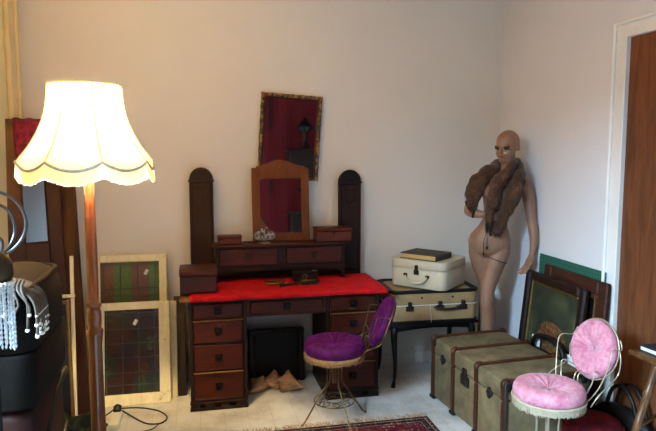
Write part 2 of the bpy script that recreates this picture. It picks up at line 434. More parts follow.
# ------------------------------------------------------------------ dressing table
dt = thing('dressing_table', 'large dark oak pedestal dressing table with carved back posts against back wall', 'dressing table', (.58, 4.23, 0))
FY = 3.957
def pedestal(x0, x1):
    m = MB()
    m.box(x0, x0+.022, FY, 4.47, .0, .735, .002); m.box(x1-.022, x1, FY, 4.47, 0, .735, .002)
    m.box(x0+.022, x1-.022, 4.45, 4.47, .03, .735, .002)
    for z in (.065, .262, .448, .608, .722): m.box(x0+.022, x1-.022, FY+.004, 4.45, z-.008, z+.008, .002)
    m.box(x0-.004, x1+.004, FY-.006, FY+.03, 0, .022, .003); m.box(x0-.004, x1+.004, FY-.006, FY+.03, .045, .062, .003)
    k = (x1-x0)/5
    for i in (0, 1.3, 2.6, 4): m.box(x0+i*k, x0+i*k+k*.8, FY-.004, FY+.03, .02, .047, .002)
    return m.build('pedestal', M_OAKV, dt)
def handle(cx, cz, y, par, s=1.0, mat=None):
    m = MB(); m.box(cx-.024*s, cx+.024*s, y-.004, y, cz-.024*s, cz+.024*s, .004)
    m.ball((cx, y-.01, cz+.008*s), .008*s, 1)
    m.tube([(cx+.017*s*math.cos(a), y-.014, cz-.008*s+.017*s*math.sin(a)) for a in [2*PI*i/14 for i in range(14)]], .0035*s, 6, True)
    return m.build('handle', mat or M_BLK, par)
def drawer(x0, x1, z0, z1, edge=False):
    m = MB(); m.box(x0, x1, FY-.004, FY+.2, z0, z1, .003)
    d = m.build('drawer', M_OAKD, dt)
    m = MB(); m.frame(x0, x1, z0, z1, .009, FY-.009, FY-.003, bev=.003); m.build('drawer_bead', M_OAK, d)
    if edge:
        m = MB(); m.box(x0-.002, x1+.002, FY-.012, FY-.002, z1+.001, z1+.009, .002); m.build('worn_rail', M_OAKE, d)
    handle((x0+x1)/2, (z0+z1)/2+.004, FY-.009, d); return d
for a, b in ((-.06, .31), (.845, 1.213)):
    pedestal(a, b)
    for k, (z0, z1) in enumerate(((.074, .252), (.272, .438), (.458, .598), (.618, .713))): drawer(a+.026, b-.026, z0, z1, k in (0, 2))
drawer(.335, .82, .628, .713)
m = MB(); m.box(.31, .845, FY+.004, 4.45, .715, .735, .002); m.box(.31, .845, FY+.002, FY+.03, .612, .626, .002)
m.box(.31, .332, FY+.002, 4.4, .626, .715, .001); m.box(.823, .845, FY+.002, 4.4, .626, .715, .001)
m.box(.31, .845, 4.44, 4.46, .56, .715, .001)
m.build('centre_frame', M_OAK, dt)
m = MB(); m.box(-.115, 1.272, 3.925, 4.5, .735, .76, .006, 2); m.build('table_top', M_OAKE, dt)
def post(x0, x1, zs):
    cx, r = (x0+x1)/2, (x1-x0)/2
    m = MB()
    m.prism([(x0, .76), (x1, .76), (x1, zs)]+[(cx+r*1.0*math.cos(a), zs+r*1.06*math.sin(a)) for a in [PI*i/14 for i in range(1, 14)]]+[(x0, zs)], 4.475, 4.505)
    p = m.build('back_post', M_OAKV, dt)
    m = MB(); m.box(x0-.007, x1+.007, 4.462, 4.476, zs-.008, zs+.006, .003)
    for rr in (.93, .68, .4): m.tube([(cx+r*rr*math.cos(a), 4.474, zs+.006+r*rr*1.04*math.sin(a)) for a in [PI*i/14 for i in range(15)]], .006, 6)
    m.build('arched_carving', M_BPAINT, p)
    m = MB()
    m.tube([(cx, 4.474, zs-.16), (cx-r*.5, 4.474, zs-.1), (cx-r*.42, 4.474, zs-.05), (cx, 4.474, zs-.07), (cx+r*.42, 4.474, zs-.05), (cx+r*.5, 4.474, zs-.1)], .005, 6, True, 4)
    m.frame(x0+.012, x1-.012, .8, zs-.015, .01, 4.47, 4.478); m.build('heart_carving', M_OAKV, p)
post(-.043, .125, 1.487); post(1.05, 1.222, 1.462)
m = MB()
m.box(.105, 1.085, 4.295, 4.475, 1.022, 1.04, .005, 2); tops = m.build('shelf_top', M_OAK, dt)
m = MB(); m.box(.128, 1.062, 4.325, 4.47, .872, 1.022, .002)
zz = [(.128, .875)]; n = 28
for i in range(n+1):
    x = .128+(1.062-.128)*i/n; u = abs(i/n-.5)*2
    zz.append((x, .845-.03*(u**6) if u < .97 else .768))
zz.append((1.062, .875)); m.prism(zz, 4.322, 4.338)
for x in (.128, 1.038): m.box(x, x+.024, 4.325, 4.47, .762, .875, .002)
m.box(.13, 1.06, 4.455, 4.468, .765, .9, .001)  # dark board added so the gap under the shelf reads as shadow
m.build('shelf_case', M_OAKV, dt)
for a, b in ((.155, .56), (.63, 1.035)):
    m = MB(); m.box(a, b, 4.312, 4.33, .888, 1.008, .004); d = m.build('shelf_drawer', M_OAKD, dt)
    handle((a+b)/2, .955, 4.312, d, .9, M_DBRASS)

# red cloth lying on the table top
m = MB(); nx, ny = 60, 26; g = []
for j in range(ny+1):
    row = []
    for i in range(nx+1):
        x = -.05+1.31*i/nx; y = 3.912+.52*j/ny
        z = .766+.0035*noise.noise(Vector((x*9, y*9, 1)))+.002*noise.noise(Vector((x*30, y*30, 4)))
        if j == 0: z -= .026+.006*noise.noise(Vector((x*7, 0, 2)))
        elif j == 1: z -= .002
        if j == 1: y = 3.92
        if i == nx: z -= .004
        row.append((x+.006*noise.noise(Vector((y*12, 3, 1)))*(i in (0, nx)), y, z))
    g.append(row)
m.rings(g, cap=False, loop=False)
cl = m.build('red_cloth', M_REDCLOTH, None, (.6, 4.2, .76))
md = cl.modifiers.new('s', 'SOLIDIFY'); md.thickness = .006; md.offset = 1
tag(cl, 'bright red velvet cloth spread over the dressing table top', 'cloth')

# boxes and small things on the dressing table
def keeps(name, label, x0, x1, y0, y1, z0, z1, mat, lid=.3, plate=None, group=None, rz=0):
    cx, cy = (x0+x1)/2, (y0+y1)/2
    r = thing(name, label, 'box', (cx, cy, z0), 0, group or 'wooden boxes on the dressing table')
    zl = z1-(z1-z0)*lid
    m = MB(); m.box(x0, x1, y0, y1, z0, zl-.001, .003); m.build('box_body', mat, r)
    m = MB(); m.box(x0-.003, x1+.003, y0-.003, y1+.003, zl+.001, z1, .005, 2); m.build('lid', mat, r)
    if plate:
        m = MB(); m.box(cx-plate, cx+plate, y0-.006, y0-.001, zl-.026, zl-.006, .002); m.ball((cx, y0-.007, zl-.016), .004, 1); m.build('lock_plate', M_DBRASS, r)
    r.rotation_euler.z = rz; return r
keeps('wooden_box', 'plain reddish-brown wooden box on the left front corner of the dressing table', -.112, .123, 4.0, 4.2, .775, .935, M_MAHOGD, .3)
keeps('wooden_box', 'small flat reddish wooden box on left end of the dresser shelf', .148, .312, 4.33, 4.43, 1.041, 1.1, M_MAHOG, .35)
keeps('wooden_box', 'wide brown wooden box with brass keyhole on right end of dresser shelf', .85, 1.112, 4.315, 4.455, 1.041, 1.14, M_MAHOG, .25, .009)
r = keeps('trinket_box', 'tiny dark box with metal clasp on the red cloth under the shelf', .665, .84, 4.228, 4.286, .775, .848, M_OAKV, .3)
m = MB()
for a in range(5): m.ball((.745+.016*math.cos(a*1.3), 4.231, .812+.014*math.sin(a*1.3)), .007, 1)
m.box(.73, .76, 4.23, 4.236, .79, .822, .002); m.build('ornate_clasp', M_SILVER, r)
m = MB(); m.box(.8, .838, 4.236, 4.25, .846, .851, .001); m.build('corner_mount', M_SILVER, r)

hm = thing('hand_mirror', 'gold backed oval hand mirror lying on the red cloth', 'hand mirror', (.54, 4.2, .77))
m = MB(); m.lathe([(.0, 0), (.9, 0), (1, .006), (.92, .012), (0, .016)], (0, 0, 0), 28, T(.525, 4.21, .775) @ Matrix.Diagonal((.075, .055, 1, 1)))
m.build('mirror_head', M_BRASS, hm)
m = MB(); m.tube([(.59, 4.18, .78), (.63, 4.165, .779), (.68, 4.15, .778), (.7, 4.145, .778)], [.011, .008, .011, .006], 8, sub=4, flat=.6); m.build('handle', M_BRASS, hm)
hb = thing('hair_brush', 'dark wooden handled brush lying across the red cloth beside the hand mirror', 'hair brush', (.66, 4.12, .77))
m = MB(); m.tube([(.55, 4.105, .782), (.6, 4.115, .784), (.645, 4.125, .786), (.68, 4.13, .788)], [.017, .014, .009, .012], 8, sub=4, flat=.55); m.build('handle', M_BPAINT, hb)
m = MB(); m.lathe([(0, 0), (.9, 0), (1, .008), (.8, .017), (0, .02)], (0, 0, 0), 24, T(.755, 4.135, .784) @ RZ(.1) @ Matrix.Diagonal((.085, .035, 1, 1))); m.build('brush_back', M_BPAINT, hb)
m = MB(); m.lathe([(0, 0), (.7, 0), (.72, .003), (0, .004)], (0, 0, 0), 24, T(.755, 4.135, .802) @ RZ(.1) @ Matrix.Diagonal((.085, .035, 1, 1))); m.build('silver_inlay', M_BRASS, hb)
m = MB()
for i in range(9):
    for j in range(-1, 2): m.tube([(.69+i*.016, 4.135+j*.014, .771), (.69+i*.016, 4.135+j*.014, .786)], .003, 5)
m.build('bristles', M_CREAMF, hb)

cz = 1.04
tr = thing('crystal_ornament', 'glittering crystal and silver ornament in front of pine mirror on shelf', 'ornament', (.475, 4.34, cz))
m = MB(); m.lathe([(.045, 0), (.045, .006), (.03, .012), (.012, .016), (.01, .03)], (.475, 4.34, cz+.001), 20); m.build('foot', M_SILVER, tr)
m = MB()
for a in range(12):
    A = 2*PI*a/12; m.tube([(.475+.01*math.cos(A), 4.34+.008*math.sin(A), cz+.028), (.475+.06*math.cos(A), 4.34+.03*math.sin(A), cz+.03), (.475+.075*math.cos(A), 4.34+.035*math.sin(A), cz+.06), (.475+.055*math.cos(A), 4.34+.028*math.sin(A), cz+.085)], .0025, 5, sub=4)
m.tube([(.475, 4.34, cz+.02), (.475, 4.34, cz+.1)], .003, 6); m.build('wire_scrolls', M_SILVER, tr)
m = MB()
for i in range(46):
    A = random.uniform(0, 2*PI); q = random.random()**.5
    m.ball((.475+.075*q*math.cos(A), 4.34+.035*q*math.sin(A), cz+.035+random.random()*.085*(1.25-q)), random.uniform(.005, .009), 1)
m.build('crystal_drops', M_CRYS, tr)

# pine framed mirror leaning on the shelf
pm = thing('table_mirror', 'pine framed mirror with arched top leaning on the dresser shelf', 'mirror', (.592, 4.44, 1.041))
PM = T(.61, 4.425, 1.041) @ RX(rad(-5))
m = MB(); hw, hh, fw = .21, .535, .052
m.M = PM
m.box(-hw, -hw+fw, 0, .022, 0, hh, .003); m.box(hw-fw, hw, 0, .022, 0, hh, .003)
m.box(-hw+fw, hw-fw, 0, .022, 0, .055, .003); m.box(-hw+fw, hw-fw, 0, .022, hh-.075, hh, .003)
m.prism([(-hw+.03, hh-.002)]+[(x, hh+.012+.045*(.5+.5*math.cos(PI*x/.175))) for x in [-.175+.35*i/20 for i in range(21)]]+[(hw-.03, hh-.002)], .002, .02)
m.build('pine_frame', M_PINE, pm)
m = MB(); m.M = PM; m.box(-hw+fw-.003, hw-fw+.003, .008, .014, .05, hh-.07, 0)
m.build('mirror_glass', mat_mirror('mirror_glass_painted_reflection', (.13, .3, .29)), pm)
m = MB(); m.M = PM; m.frame(-hw+fw-.002, hw-fw+.002, .053, hh-.073, .007, -.004, .004, bev=.002); m.build('inner_bead', M_PINE, pm)

# bamboo framed wall mirror, hung askew
wm = thing('wall_mirror', 'tortoise-coloured bamboo framed mirror hung tilted on the back wall', 'mirror', (.69, 4.53, 1.48))
WM = T(.69, 4.52, 1.797) @ RY(rad(3.6)) @ RX(rad(.3))
def bamboo(m, a, b, r, nodes=5, n=10):
    a, b = Vector(a), Vector(b); P = []; R = []
    for i in range(nodes):
        for t, q in ((0, 1.18), (.12, .98), (.5, .94), (.88, .98)):
            P.append(a.lerp(b, (i+t)/nodes)); R.append(r*q)
    P.append(b); R.append(r*1.18); m.tube(P, R, n)
m = MB(); m.M = WM; mw, mh = .226, .31
for a, b in (((-mw+.012, 0, -mh), (-mw+.012, 0, mh)), ((mw-.012, 0, -mh), (mw-.012, 0, mh)), ((-mw, -.004, mh-.012), (mw, -.004, mh-.012)), ((-mw, -.004, -mh+.012), (mw, -.004, -mh+.012))): bamboo(m, a, b, .0135, 6)
fr = m.build('bamboo_frame', M_BAMBX, wm)
m = MB(); m.M = WM; m.frame(-mw+.022, mw-.022, -mh+.022, mh-.022, .012, -.004, .006); m.build('inner_slip', M_DBRASS, wm)
m = MB(); m.M = WM; m.box(-mw+.018, mw-.018, .004, .009, -mh+.018, mh-.018, 0); m.build('mirror_glass', M_MIR, wm)
m = MB(); m.M = WM; m.box(-mw+.014, mw-.014, .009, .015, -mh+.014, mh-.014, .001); m.build('backing_board', M_OAKV, wm)

# ------------------------------------------------------------------ kneehole things
kf = thing('picture_frame', 'dark ornate picture frame leaning inside the dressing table kneehole', 'picture frame', (.56, 4.36, 0))
KM = T(.56, 4.345, .004) @ RX(rad(-8))
m = MB(); m.M = KM; m.frame(-.205, .205, 0, .395, .045, 0, .025, bev=.008)
for x in (-.18, .18): m.ball((x, 0, .372), (.03, .012, .026), 2)
m.ball((0, 0, .378), (.04, .012, .02), 2); m.build('moulding', M_BLKFR, kf)
m = MB(); m.M = KM; m.box(-.165, .165, .012, .018, .04, .355, 0); m.build('picture', M_GDARK, kf)
m = MB(); m.M = KM; m.frame(-.163, .163, .042, .353, .008, .002, .012, bev=.002); m.build('slip', M_DBRASS, kf)
def conch(label, x, y, s, rz, rx):
    m = MB(); m.M = T(x, y, 0) @ RZ(rz) @ RX(rx) @ Matrix.Scale(s, 4)
    R = []; N = 20
    for i, (t, r) in enumerate([(-.11, .006), (-.08, .018), (-.05, .034), (-.02, .052), (.01, .062), (.03, .056), (.04, .04), (.055, .036), (.062, .022), (.075, .02), (.082, .011), (.1, .002)]):
        ring = []
        for j in range(N):
            A = 2*PI*j/N; q = r*(1+.22*max(0, math.cos(A-.5))*(t < .02))
            if t in (.01, .03): q *= 1+.4*max(0, math.cos(A*5))**3
            ring.append((t, q*math.cos(A)*1.05, q*math.sin(A)*.85+.05))
        R.append(ring)
    m.rings(R)
    m.tube([(-.09, .02, .05), (-.04, .075, .035), (.01, .088, .045), (.035, .06, .06)], [.006, .014, .014, .004], 8, sub=4, flat=.35)
    o = m.build('conch_shell', M_SHELL, None, (x, y, 0)); return tag(o, label, 'shell', 'conch shells in the kneehole')
conch('paler spiky conch shell, front right of shells in the kneehole', .6, 4.17, 1.15, 2.3, .5)
conch('darker upright-pointed conch shell at left side of the kneehole', .425, 4.19, 1.0, 1.0, -.6)
conch('brown conch shell at the back between the other two by the dark frame', .52, 4.27, .95, .2, .2)

# ------------------------------------------------------------------ chairs
def fringe_ring(m, c, r, z, ln, n, w=.004, jit=.25):
    for i in range(n):
        A = 2*PI*(i+random.random()*.6)/n; rr = r+random.uniform(-.002, .003); L = ln*random.uniform(1-jit, 1)
        a = A+random.uniform(-.02, .02); d = w/rr*.5
        p = [(c[0]+rr*math.cos(q), c[1]+rr*math.sin(q), zz) for q, zz in ((A-d, z), (A+d, z), (a+d*.7, z-L), (a-d*.7, z-L))]
        m.bm.faces.new([m.bm.verts.new(m.M @ Vector(x)) for x in p])
def chair(label, loc, face, legrot, vel, wire, tilt, boff, bz, fringe, band, SH=.523, seat_tilt=0.0, sc=1.0):
    r = thing('wire_chair', label, 'chair', loc, 0, 'velvet chairs on twisted wire legs')
    x, y, z = loc; L = T(x, y, 0)
    F = L @ RZ(face)                                   # +x of F points to the backrest
    S = F @ T(0, 0, SH-.045*sc) @ RY(seat_tilt) @ Matrix.Scale(sc, 4)
    R0 = .196
    def cushion(m, R0, h, creases, tuft, N=72):
        rings = []
        for q, zz in ((.0, -h), (.6, -h), (.93, -h), (1.0, -h*.45), (1.02, 0), (1.0, h*.45), (.95, h*.8), (.85, h*1.0), (.68, h*1.08), (.48, h*1.0), (.3, h*.85), (.17, h*.62), (.08, h*.35), (.03, h*.12), (.004, h*.1)):
            ring = []
            for j in range(N):
                A = 2*PI*j/N; k = max(0, 1-q)*1.0
                up = zz > 0 and q < .98
                cr = (math.cos(creases*A+1.2*math.sin(A*3))*.5+.5)**1.5
                dz = -tuft*h*cr*(min(1, (1-q)*1.6)) if up else 0
                ring.append((max(q, .004)*R0*math.cos(A), max(q, .004)*R0*math.sin(A), zz+dz+h*.04*noise.noise(Vector((math.cos(A)*2, math.sin(A)*2, q*3+face)))*(1 if up else 0)))
            rings.append(ring)
        m.rings(rings)
    m = MB(); m.M = S; cushion(m, R0, .045, 16, .3); seat = m.build('seat', vel, r)
    m = MB(); m.M = S @ T(0, 0, .012); m.ball((0, 0, 0), (.009, .009, .006), 2); m.build('button', vel, seat)
    m = MB(); m.M = S; m.lathe([(.17, -.072), (R0-.006, -.07), (R0+.003, -.055), (R0+.002, -.036), (.18, -.034)], n=48); m.build('seat_band', band, seat)
    if fringe:
        m = MB(); m.M = S; fringe_ring(m, (0, 0), R0+.006, -.036, .05, 230, .005); fringe_ring(m, (0, 0), R0+.004, -.038, .042, 200, .005)
        m.tube([((R0+.006)*math.cos(a), (R0+.006)*math.sin(a), -.037) for a in [2*PI*i/48 for i in range(48)]], .005, 6, True)
        m.build('seat_fringe', M_CREAMF, seat)
    else:
        m = MB(); m.M = S; fringe_ring(m, (0, 0), R0+.003, -.06, .02, 160, .008, .8); m.build('frayed_edge', M_HESS, seat)
    # backrest : oval cushion
    B = F @ T(boff, 0, bz) @ RY(rad(90-180)) @ RX(0)
    B = F @ T(boff, 0, bz) @ RY(tilt-PI/2)             # local +z of the cushion looks to the seat
    B = B @ Matrix.Diagonal((1.0*(.35+.65*sc), .88*(.35+.65*sc), 1, 1))
    m = MB(); m.M = B; cushion(m, .165, .03, 22, .5); back = m.build('backrest', vel, r)
    m = MB(); m.M = B @ T(0, 0, .006); m.ball((0, 0, 0), (.009, .009, .006), 2); m.build('button', vel, back)
    # wires
    m = MB(); m.M = B; m.tube([(.172*math.cos(a), .176*math.sin(a), -.012) for a in [2*PI*i/40 for i in range(40)]], .0045, 8, True)
    m.build('back_hoop', wire, r)
    bi = F.inverted() @ B
    for s in (1, -1):
        m = MB(); m.M = F
        top = bi @ Vector((.03, s*.178, -.012)); mid = bi @ Vector((-.11, s*.19, -.012))
        m.tube([(.14, s*.14, SH-.1), (.175, s*.165, SH-.03), tuple(mid), tuple(top.lerp(mid, .4)+Vector((0, s*.012, 0))), tuple(top)], .0031, 8, sub=6); m.build('back_upright', wire, r)
        # arm-like loop standing beside the cushion
        m = MB(); m.M = F
        q = bi @ Vector((.09, s*.166, -.012)); q2 = bi @ Vector((0, s*.2, -.012))
        m.tube([(.165, s*.105, SH-.085), (.195, s*.14, SH-.01), (.222, s*.163, SH+.09), (.236, s*.168, SH+.15), (.258, s*.162, SH+.178), (q.x-.012, s*.155, SH+.17), tuple(q)], .0031, 8, sub=6); m.build('side_loop', wire, r)
        m = MB(); m.M = F
        q = bi @ Vector((-.15, s*.05, -.04))
        m.tube([(.185, s*.02, SH-.06), (.2, s*.01, SH+.02), tuple(q.lerp(Vector((.2, s*.02, SH+.04)), .3)), tuple(q), (.21, s*.1, SH+.06), (.19, s*.1, SH), (.175, s*.08, SH-.06)], .0034, 8, sub=6); m.build('back_scroll', wire, r)
    G = L @ RZ(legrot)
    m = MB(); m.M = G; m.lathe([(.055, SH-.13), (.06, SH-.12), (.15, SH-.117), (.15, SH-.11), (.0, SH-.108)], n=24); m.tube([(0, 0, .24), (0, 0, SH-.12)], .012, 10); m.build('swivel', wire, r)
    for k in range(4):
        A = k*PI/2; c, s_ = math.cos(A), math.sin(A)
        P = [(.06, SH-.12), (.052, .3), (.06, .235), (.1, .18), (.16, .09), (.205, .026), (.225, .008)]
        m = MB(); m.M = G; m.tube([(c*a, s_*a, b) for a, b in P], .0052, 8, sub=5); m.ball((c*.227, s_*.227, .007), .0085, 1); m.build('leg', wire, r)
    m = MB(); m.M = G
    for rr, zz in ((.128, .128),): m.tube([(rr*math.cos(a), rr*math.sin(a), zz) for a in [2*PI*i/36 for i in range(36)]], .004, 6, True)
    for k in range(8):
        A = 2*PI*k/8+PI/8; cx, cy = .083*math.cos(A), .083*math.sin(A)
        m.tube([(cx+(.034-.002*i)*math.cos(A+i*.55), cy+(.034-.002*i)*math.sin(A+i*.55), .128) for i in range(13)], .003, 6, sub=2)
    m.tube([(.048*math.cos(a), .048*math.sin(a), .128) for a in [2*PI*i/20 for i in range(20)]], .003, 6, True)
    m.build('scroll_ring', wire, r)
    return r
chair('purple velvet wire chair with frayed tan edge beside the dressing table', (.83, 3.65, 0), rad(-9), rad(15), M_PURP, M_GOLDW, rad(24), .297, .635, False, M_HESS, .523, 0, .97)
chair('pale pink crushed-velvet wire chair with cream fringe in front of the trunk', (1.73, 2.7, 0), rad(14), rad(60), M_PINK, M_WIREW, rad(12), .31, .662, True, M_CREAMF, .528, 0, .885)

# ------------------------------------------------------------------ black table, cases, book
bt = thing('black_side_table', 'black lacquered side table with curved legs holding the two suitcases', 'side table', (1.665, 4.27, 0))
m = MB(); m.box(1.325, 2.0, 4.04, 4.5, .45, .472, .006, 2); m.build('table_top', M_BPAINT, bt)
m = MB()
for y in (4.075, 4.455): m.prism([(1.36, .452), (1.965, .452), (1.965, .385)]+[(1.965-.605*i/16, .405+.02*math.sin(PI*i/16)-.02*(i in (0, 16))) for i in range(17)], y, y+.018)
for x in (1.36, 1.947): m.box(x, x+.018, 4.08, 4.465, .4, .452, .002)
m.build('apron', M_BPAINT, bt)
for x, sx in ((1.375, -1), (1.95, 1)):
    for y, sy in ((4.085, -1), (4.455, 1)):
        m = MB(); m.tube([(x, y, .452), (x+sx*.012, y+sy*.01, .4), (x+sx*.006, y+sy*.006, .3), (x-sx*.004, y, .15), (x+sx*.002, y, .05), (x+sx*.012, y+sy*.008, .015), (x+sx*.014, y+sy*.01, 0)], [.024, .026, .02, .014, .012, .016, .018], 10, sub=4); m.build('leg', M_BPAINT, bt)
def rrect(w, d, r, n=5):
    o = []
    for cx, cy, a0 in ((w/2-r, d/2-r, 0), (-w/2+r, d/2-r, PI/2), (-w/2+r, -d/2+r, PI), (w/2-r, -d/2+r, 1.5*PI)):
        o += [(cx+r*math.cos(a0+PI/2*i/n), cy+r*math.sin(a0+PI/2*i/n)) for i in range(n+1)]
    return o
def slab(m, w, d, r, z0, z1, e=.006):
    R = []
    for q, z in ((e, z0), (e*.3, z0+e*.3), (0, z0+e), (0, z1-e), (e*.3, z1-e*.3), (e, z1)):
        R.append([(x, y, z) for x, y in rrect(w-2*q, d-2*q, r)])
    m.rings(R)
S2 = T(1.668, 4.262, 0) @ RZ(rad(-2))
sc = thing('suitcase', 'beige canvas suitcase with black edging lying on the black side table', 'suitcase', (1.655, 4.262, .472))
m = MB(); m.M = S2; slab(m, .665, .43, .06, .474, .6); m.build('case_body', M_BEIGE, sc)
m = MB(); m.M = S2; slab(m, .667, .432, .06, .603, .7); m.build('case_lid', M_BEIGE, sc)
m = MB(); m.M = S2
def ringband(m, w, d, r, z, rad_, n=8):
    m.tube([(x, y, z) for x, y in rrect(w, d, r)], rad_, n, True)
for z, q in ((.478, .013), (.697, .013)): ringband(m, .66, .425, .06, z, q)
m.build('black_edging', M_BLEA, sc)
m = MB(); m.M = S2
o = rrect(.667, .432, .06); i_ = rrect(.585, .35, .045)
m.rings([[(x, y, .7005) for x, y in o], [(x, y, .703) for x, y in o], [(x, y, .703) for x, y in i_], [(x, y, .7005) for x, y in i_]], cap=False); m.build('lid_border', M_BLEA, sc)
m = MB(); m.M = S2; ringband(m, .671, .436, .06, .6015, .0035); m.build('seam_line', M_PWHITE, sc)
for x in (-.19, .035, .21):
    m = MB(); m.M = S2; m.box(x-.028, x+.028, -.228, -.214, .562, .6, .003); m.box(x-.014, x+.014, -.231, -.214, .597, .628, .003); m.ball((x, -.23, .585), .008, 1); m.build('latch', M_IRON, sc)
for x in (-.1, .13):
    m = MB(); m.M = S2; m.ball((x, -.217, .655), .009, 1); m.build('stud', M_IRON, sc)
m = MB(); m.M = S2; m.tube([(-.0, -.22, .585), (.01, -.238, .577), (.085, -.242, .572), (.16, -.238, .577), (.17, -.22, .585)], .011, 8, sub=5, flat=.8); m.build('handle', M_DLEA, sc)
m = MB(); m.M = S2; m.tube([(-.035, -.222, .6), (-.036, -.224, .56), (-.03, -.224, .5), (-.032, -.224, .476)], .002, 5); m.build('hanging_string', M_PWHITE, sc)

S1 = T(1.685, 4.245, 0) @ RZ(rad(-48))
cc = thing('vanity_case', 'upright cream vanity case with rounded corners on top of the beige suitcase', 'suitcase', (1.675, 4.25, .705))
m = MB(); m.M = S1; slab(m, .44, .39, .055, .712, .848, .008); m.build('case_body', M_CREAM, cc)
m = MB(); m.M = S1; slab(m, .444, .394, .056, .851, .915, .01); m.build('case_lid', M_CREAM, cc)
m = MB(); m.M = S1; ringband(m, .443, .393, .056, .8495, .004); ringband(m, .438, .388, .056, .91, .004); m.build('piping', M_CREAM, cc)
m_up = T(0, 0, -.014)
m = MB(); m.M = S1 @ m_up; m.box(-.02, .02, -.204, -.193, .825, .86, .003); m.box(-.013, .013, -.207, -.193, .85, .895, .004); m.ball((0, -.207, .842), .009, 2); m.build('clasp', M_DBRASS, cc)
m = MB(); m.M = S1 @ m_up
m.tube([(-.085, -.2, .815), (-.08, -.215, .8), (-.05, -.225, .777), (0, -.228, .768), (.05, -.225, .777), (.08, -.215, .8), (.085, -.2, .815)], [.006, .009, .0095, .0095, .0095, .009, .006], 8, sub=4); m.build('handle', M_CREAM, cc)
for s in (-1, 1):
    m = MB(); m.M = S1 @ m_up; m.box(s*.088-.015, s*.088+.015, -.205, -.193, .807, .829, .004); m.build('handle_mount', M_DBRASS, cc)

BKM = T(1.645, 4.2, .917) @ RZ(rad(-50))
bk = thing('hardback_book', 'thick old hardback book with dark cover lying on the cream vanity case', 'book', (1.645, 4.2, .917))
m = MB(); m.M = BKM; m.box(-.145, .135, -.115, .115, .005, .036, .002); m.build('pages', M_PAGES, bk)
m = MB(); m.M = BKM; m.box(-.15, .145, -.12, .12, 0, .005, .002); m.box(-.15, .145, -.12, .12, .036, .042, .002); m.box(.137, .147, -.12, .12, .003, .04, .003, 2); m.build('cover', M_BOOK, bk)

# ------------------------------------------------------------------ steamer trunk
TM = T(1.868, 3.42, 0) @ RZ(rad(4.4))
tk = thing('steamer_trunk', 'large green canvas steamer trunk bound with brown wooden straps', 'trunk', (1.868, 3.42, 0), rad(4.4))
hx, hy, zb, zl, zt = .268, .44, .022, .325, .435
m = MB(); m.M = TM; m.box(-hx, hx, -hy, hy, zb, zl-.002, .008, 2); m.build('trunk_body', M_CANVAS, tk)
m = MB(); m.M = TM; m.box(-hx-.002, hx+.002, -hy-.002, hy+.002, zl+.002, zt, .018, 3); m.build('trunk_lid', M_CANVAS, tk)
for yy in (hy-.012, .148, -.14, -hy+.012):
    m = MB(); m.M = TM; w_ = .017
    m.box(-hx-.012, -hx+.004, yy-w_, yy+w_, .03, zl-.004, .004); m.box(hx-.004, hx+.012, yy-w_, yy+w_, .03, zl-.004, .004)
    m.box(-hx-.014, -hx+.004, yy-w_, yy+w_, zl+.004, zt-.012, .004); m.box(hx-.004, hx+.014, yy-w_, yy+w_, zl+.004, zt-.012, .004)
    m.box(-hx-.004, hx+.004, yy-w_, yy+w_, zt-.006, zt+.01, .004)
    for s in (-1, 1): m.tube([(s*(hx+.006), yy, zt-.02), (s*(hx+.005), yy, zt-.006), (s*(hx-.004), yy, zt+.003), (s*(hx-.02), yy, zt+.005)], .018, 8, sub=3)
    st = m.build('wooden_strap', M_STRAP, tk)
    for s in (-1, 1):
        m = MB(); m.M = TM; m.box(s*hx-.02, s*hx+.02, yy-.02, yy+.02, .012, .034, .003); m.lathe([(.016, -.01), (.018, 0), (.016, .01)], n=12, M=T(s*(hx-.004), yy, .018) @ RX(PI/2)); m.build('caster', M_IRON, st)
for s in (-1, 1):
    m = MB(); m.M = TM
    for z in (.034, zt-.008): m.box(-hx-.004, hx+.004, s*hy-.01, s*hy+.01, z-.014, z+.014, .006, 2)
    for sx in (-1, 1): m.box(sx*hx-.01, sx*hx+.01, s*hy-.012, s*hy+.012, .03, zt-.01, .006, 2)
    m.build('edge_binding', M_DLEA, tk)
for sx in (-1, 1):
    for sy in (-1, 1):
        m = MB(); m.M = TM; m.box(sx*hx-.03, sx*hx+.03, sy*hy-.03, sy*hy+.03, zt-.06, zt+.008, .02, 3, M=T(-sx*.018, -sy*.018, 0)); m.build('corner_cap', M_BLEA, tk)
m = MB(); m.M = TM; m.box(-hx-.012, -hx, -.055, .045, zl-.07, zl-.003, .004); m.box(-hx-.016, -hx, -.025, .02, zl-.06, zl+.04, .004); m.ball((-hx-.016, -.003, zl-.025), .012, 1); m.build('lock', M_IRON, tk)
for yy in (.29, -.285):
    m = MB(); D = TM @ T(-hx-.004, yy, zl-.005) @ RX(PI/4)
    m.M = D; m.box(-.006, .003, -.024, .024, -.024, .024, .002); m.M = TM; m.box(-hx-.016, -hx, yy-.01, yy+.01, zl-.03, zl+.03, .003); m.build('hasp', M_IRON, tk)
for s in (1,):
    m = MB(); m.M = TM; m.tube([(-.08, -hy-.008, .25), (-.06, -hy-.022, .245), (.06, -hy-.022, .245), (.08, -hy-.008, .25)], .01, 8, sub=4); m.build('end_handle', M_DLEA, tk)

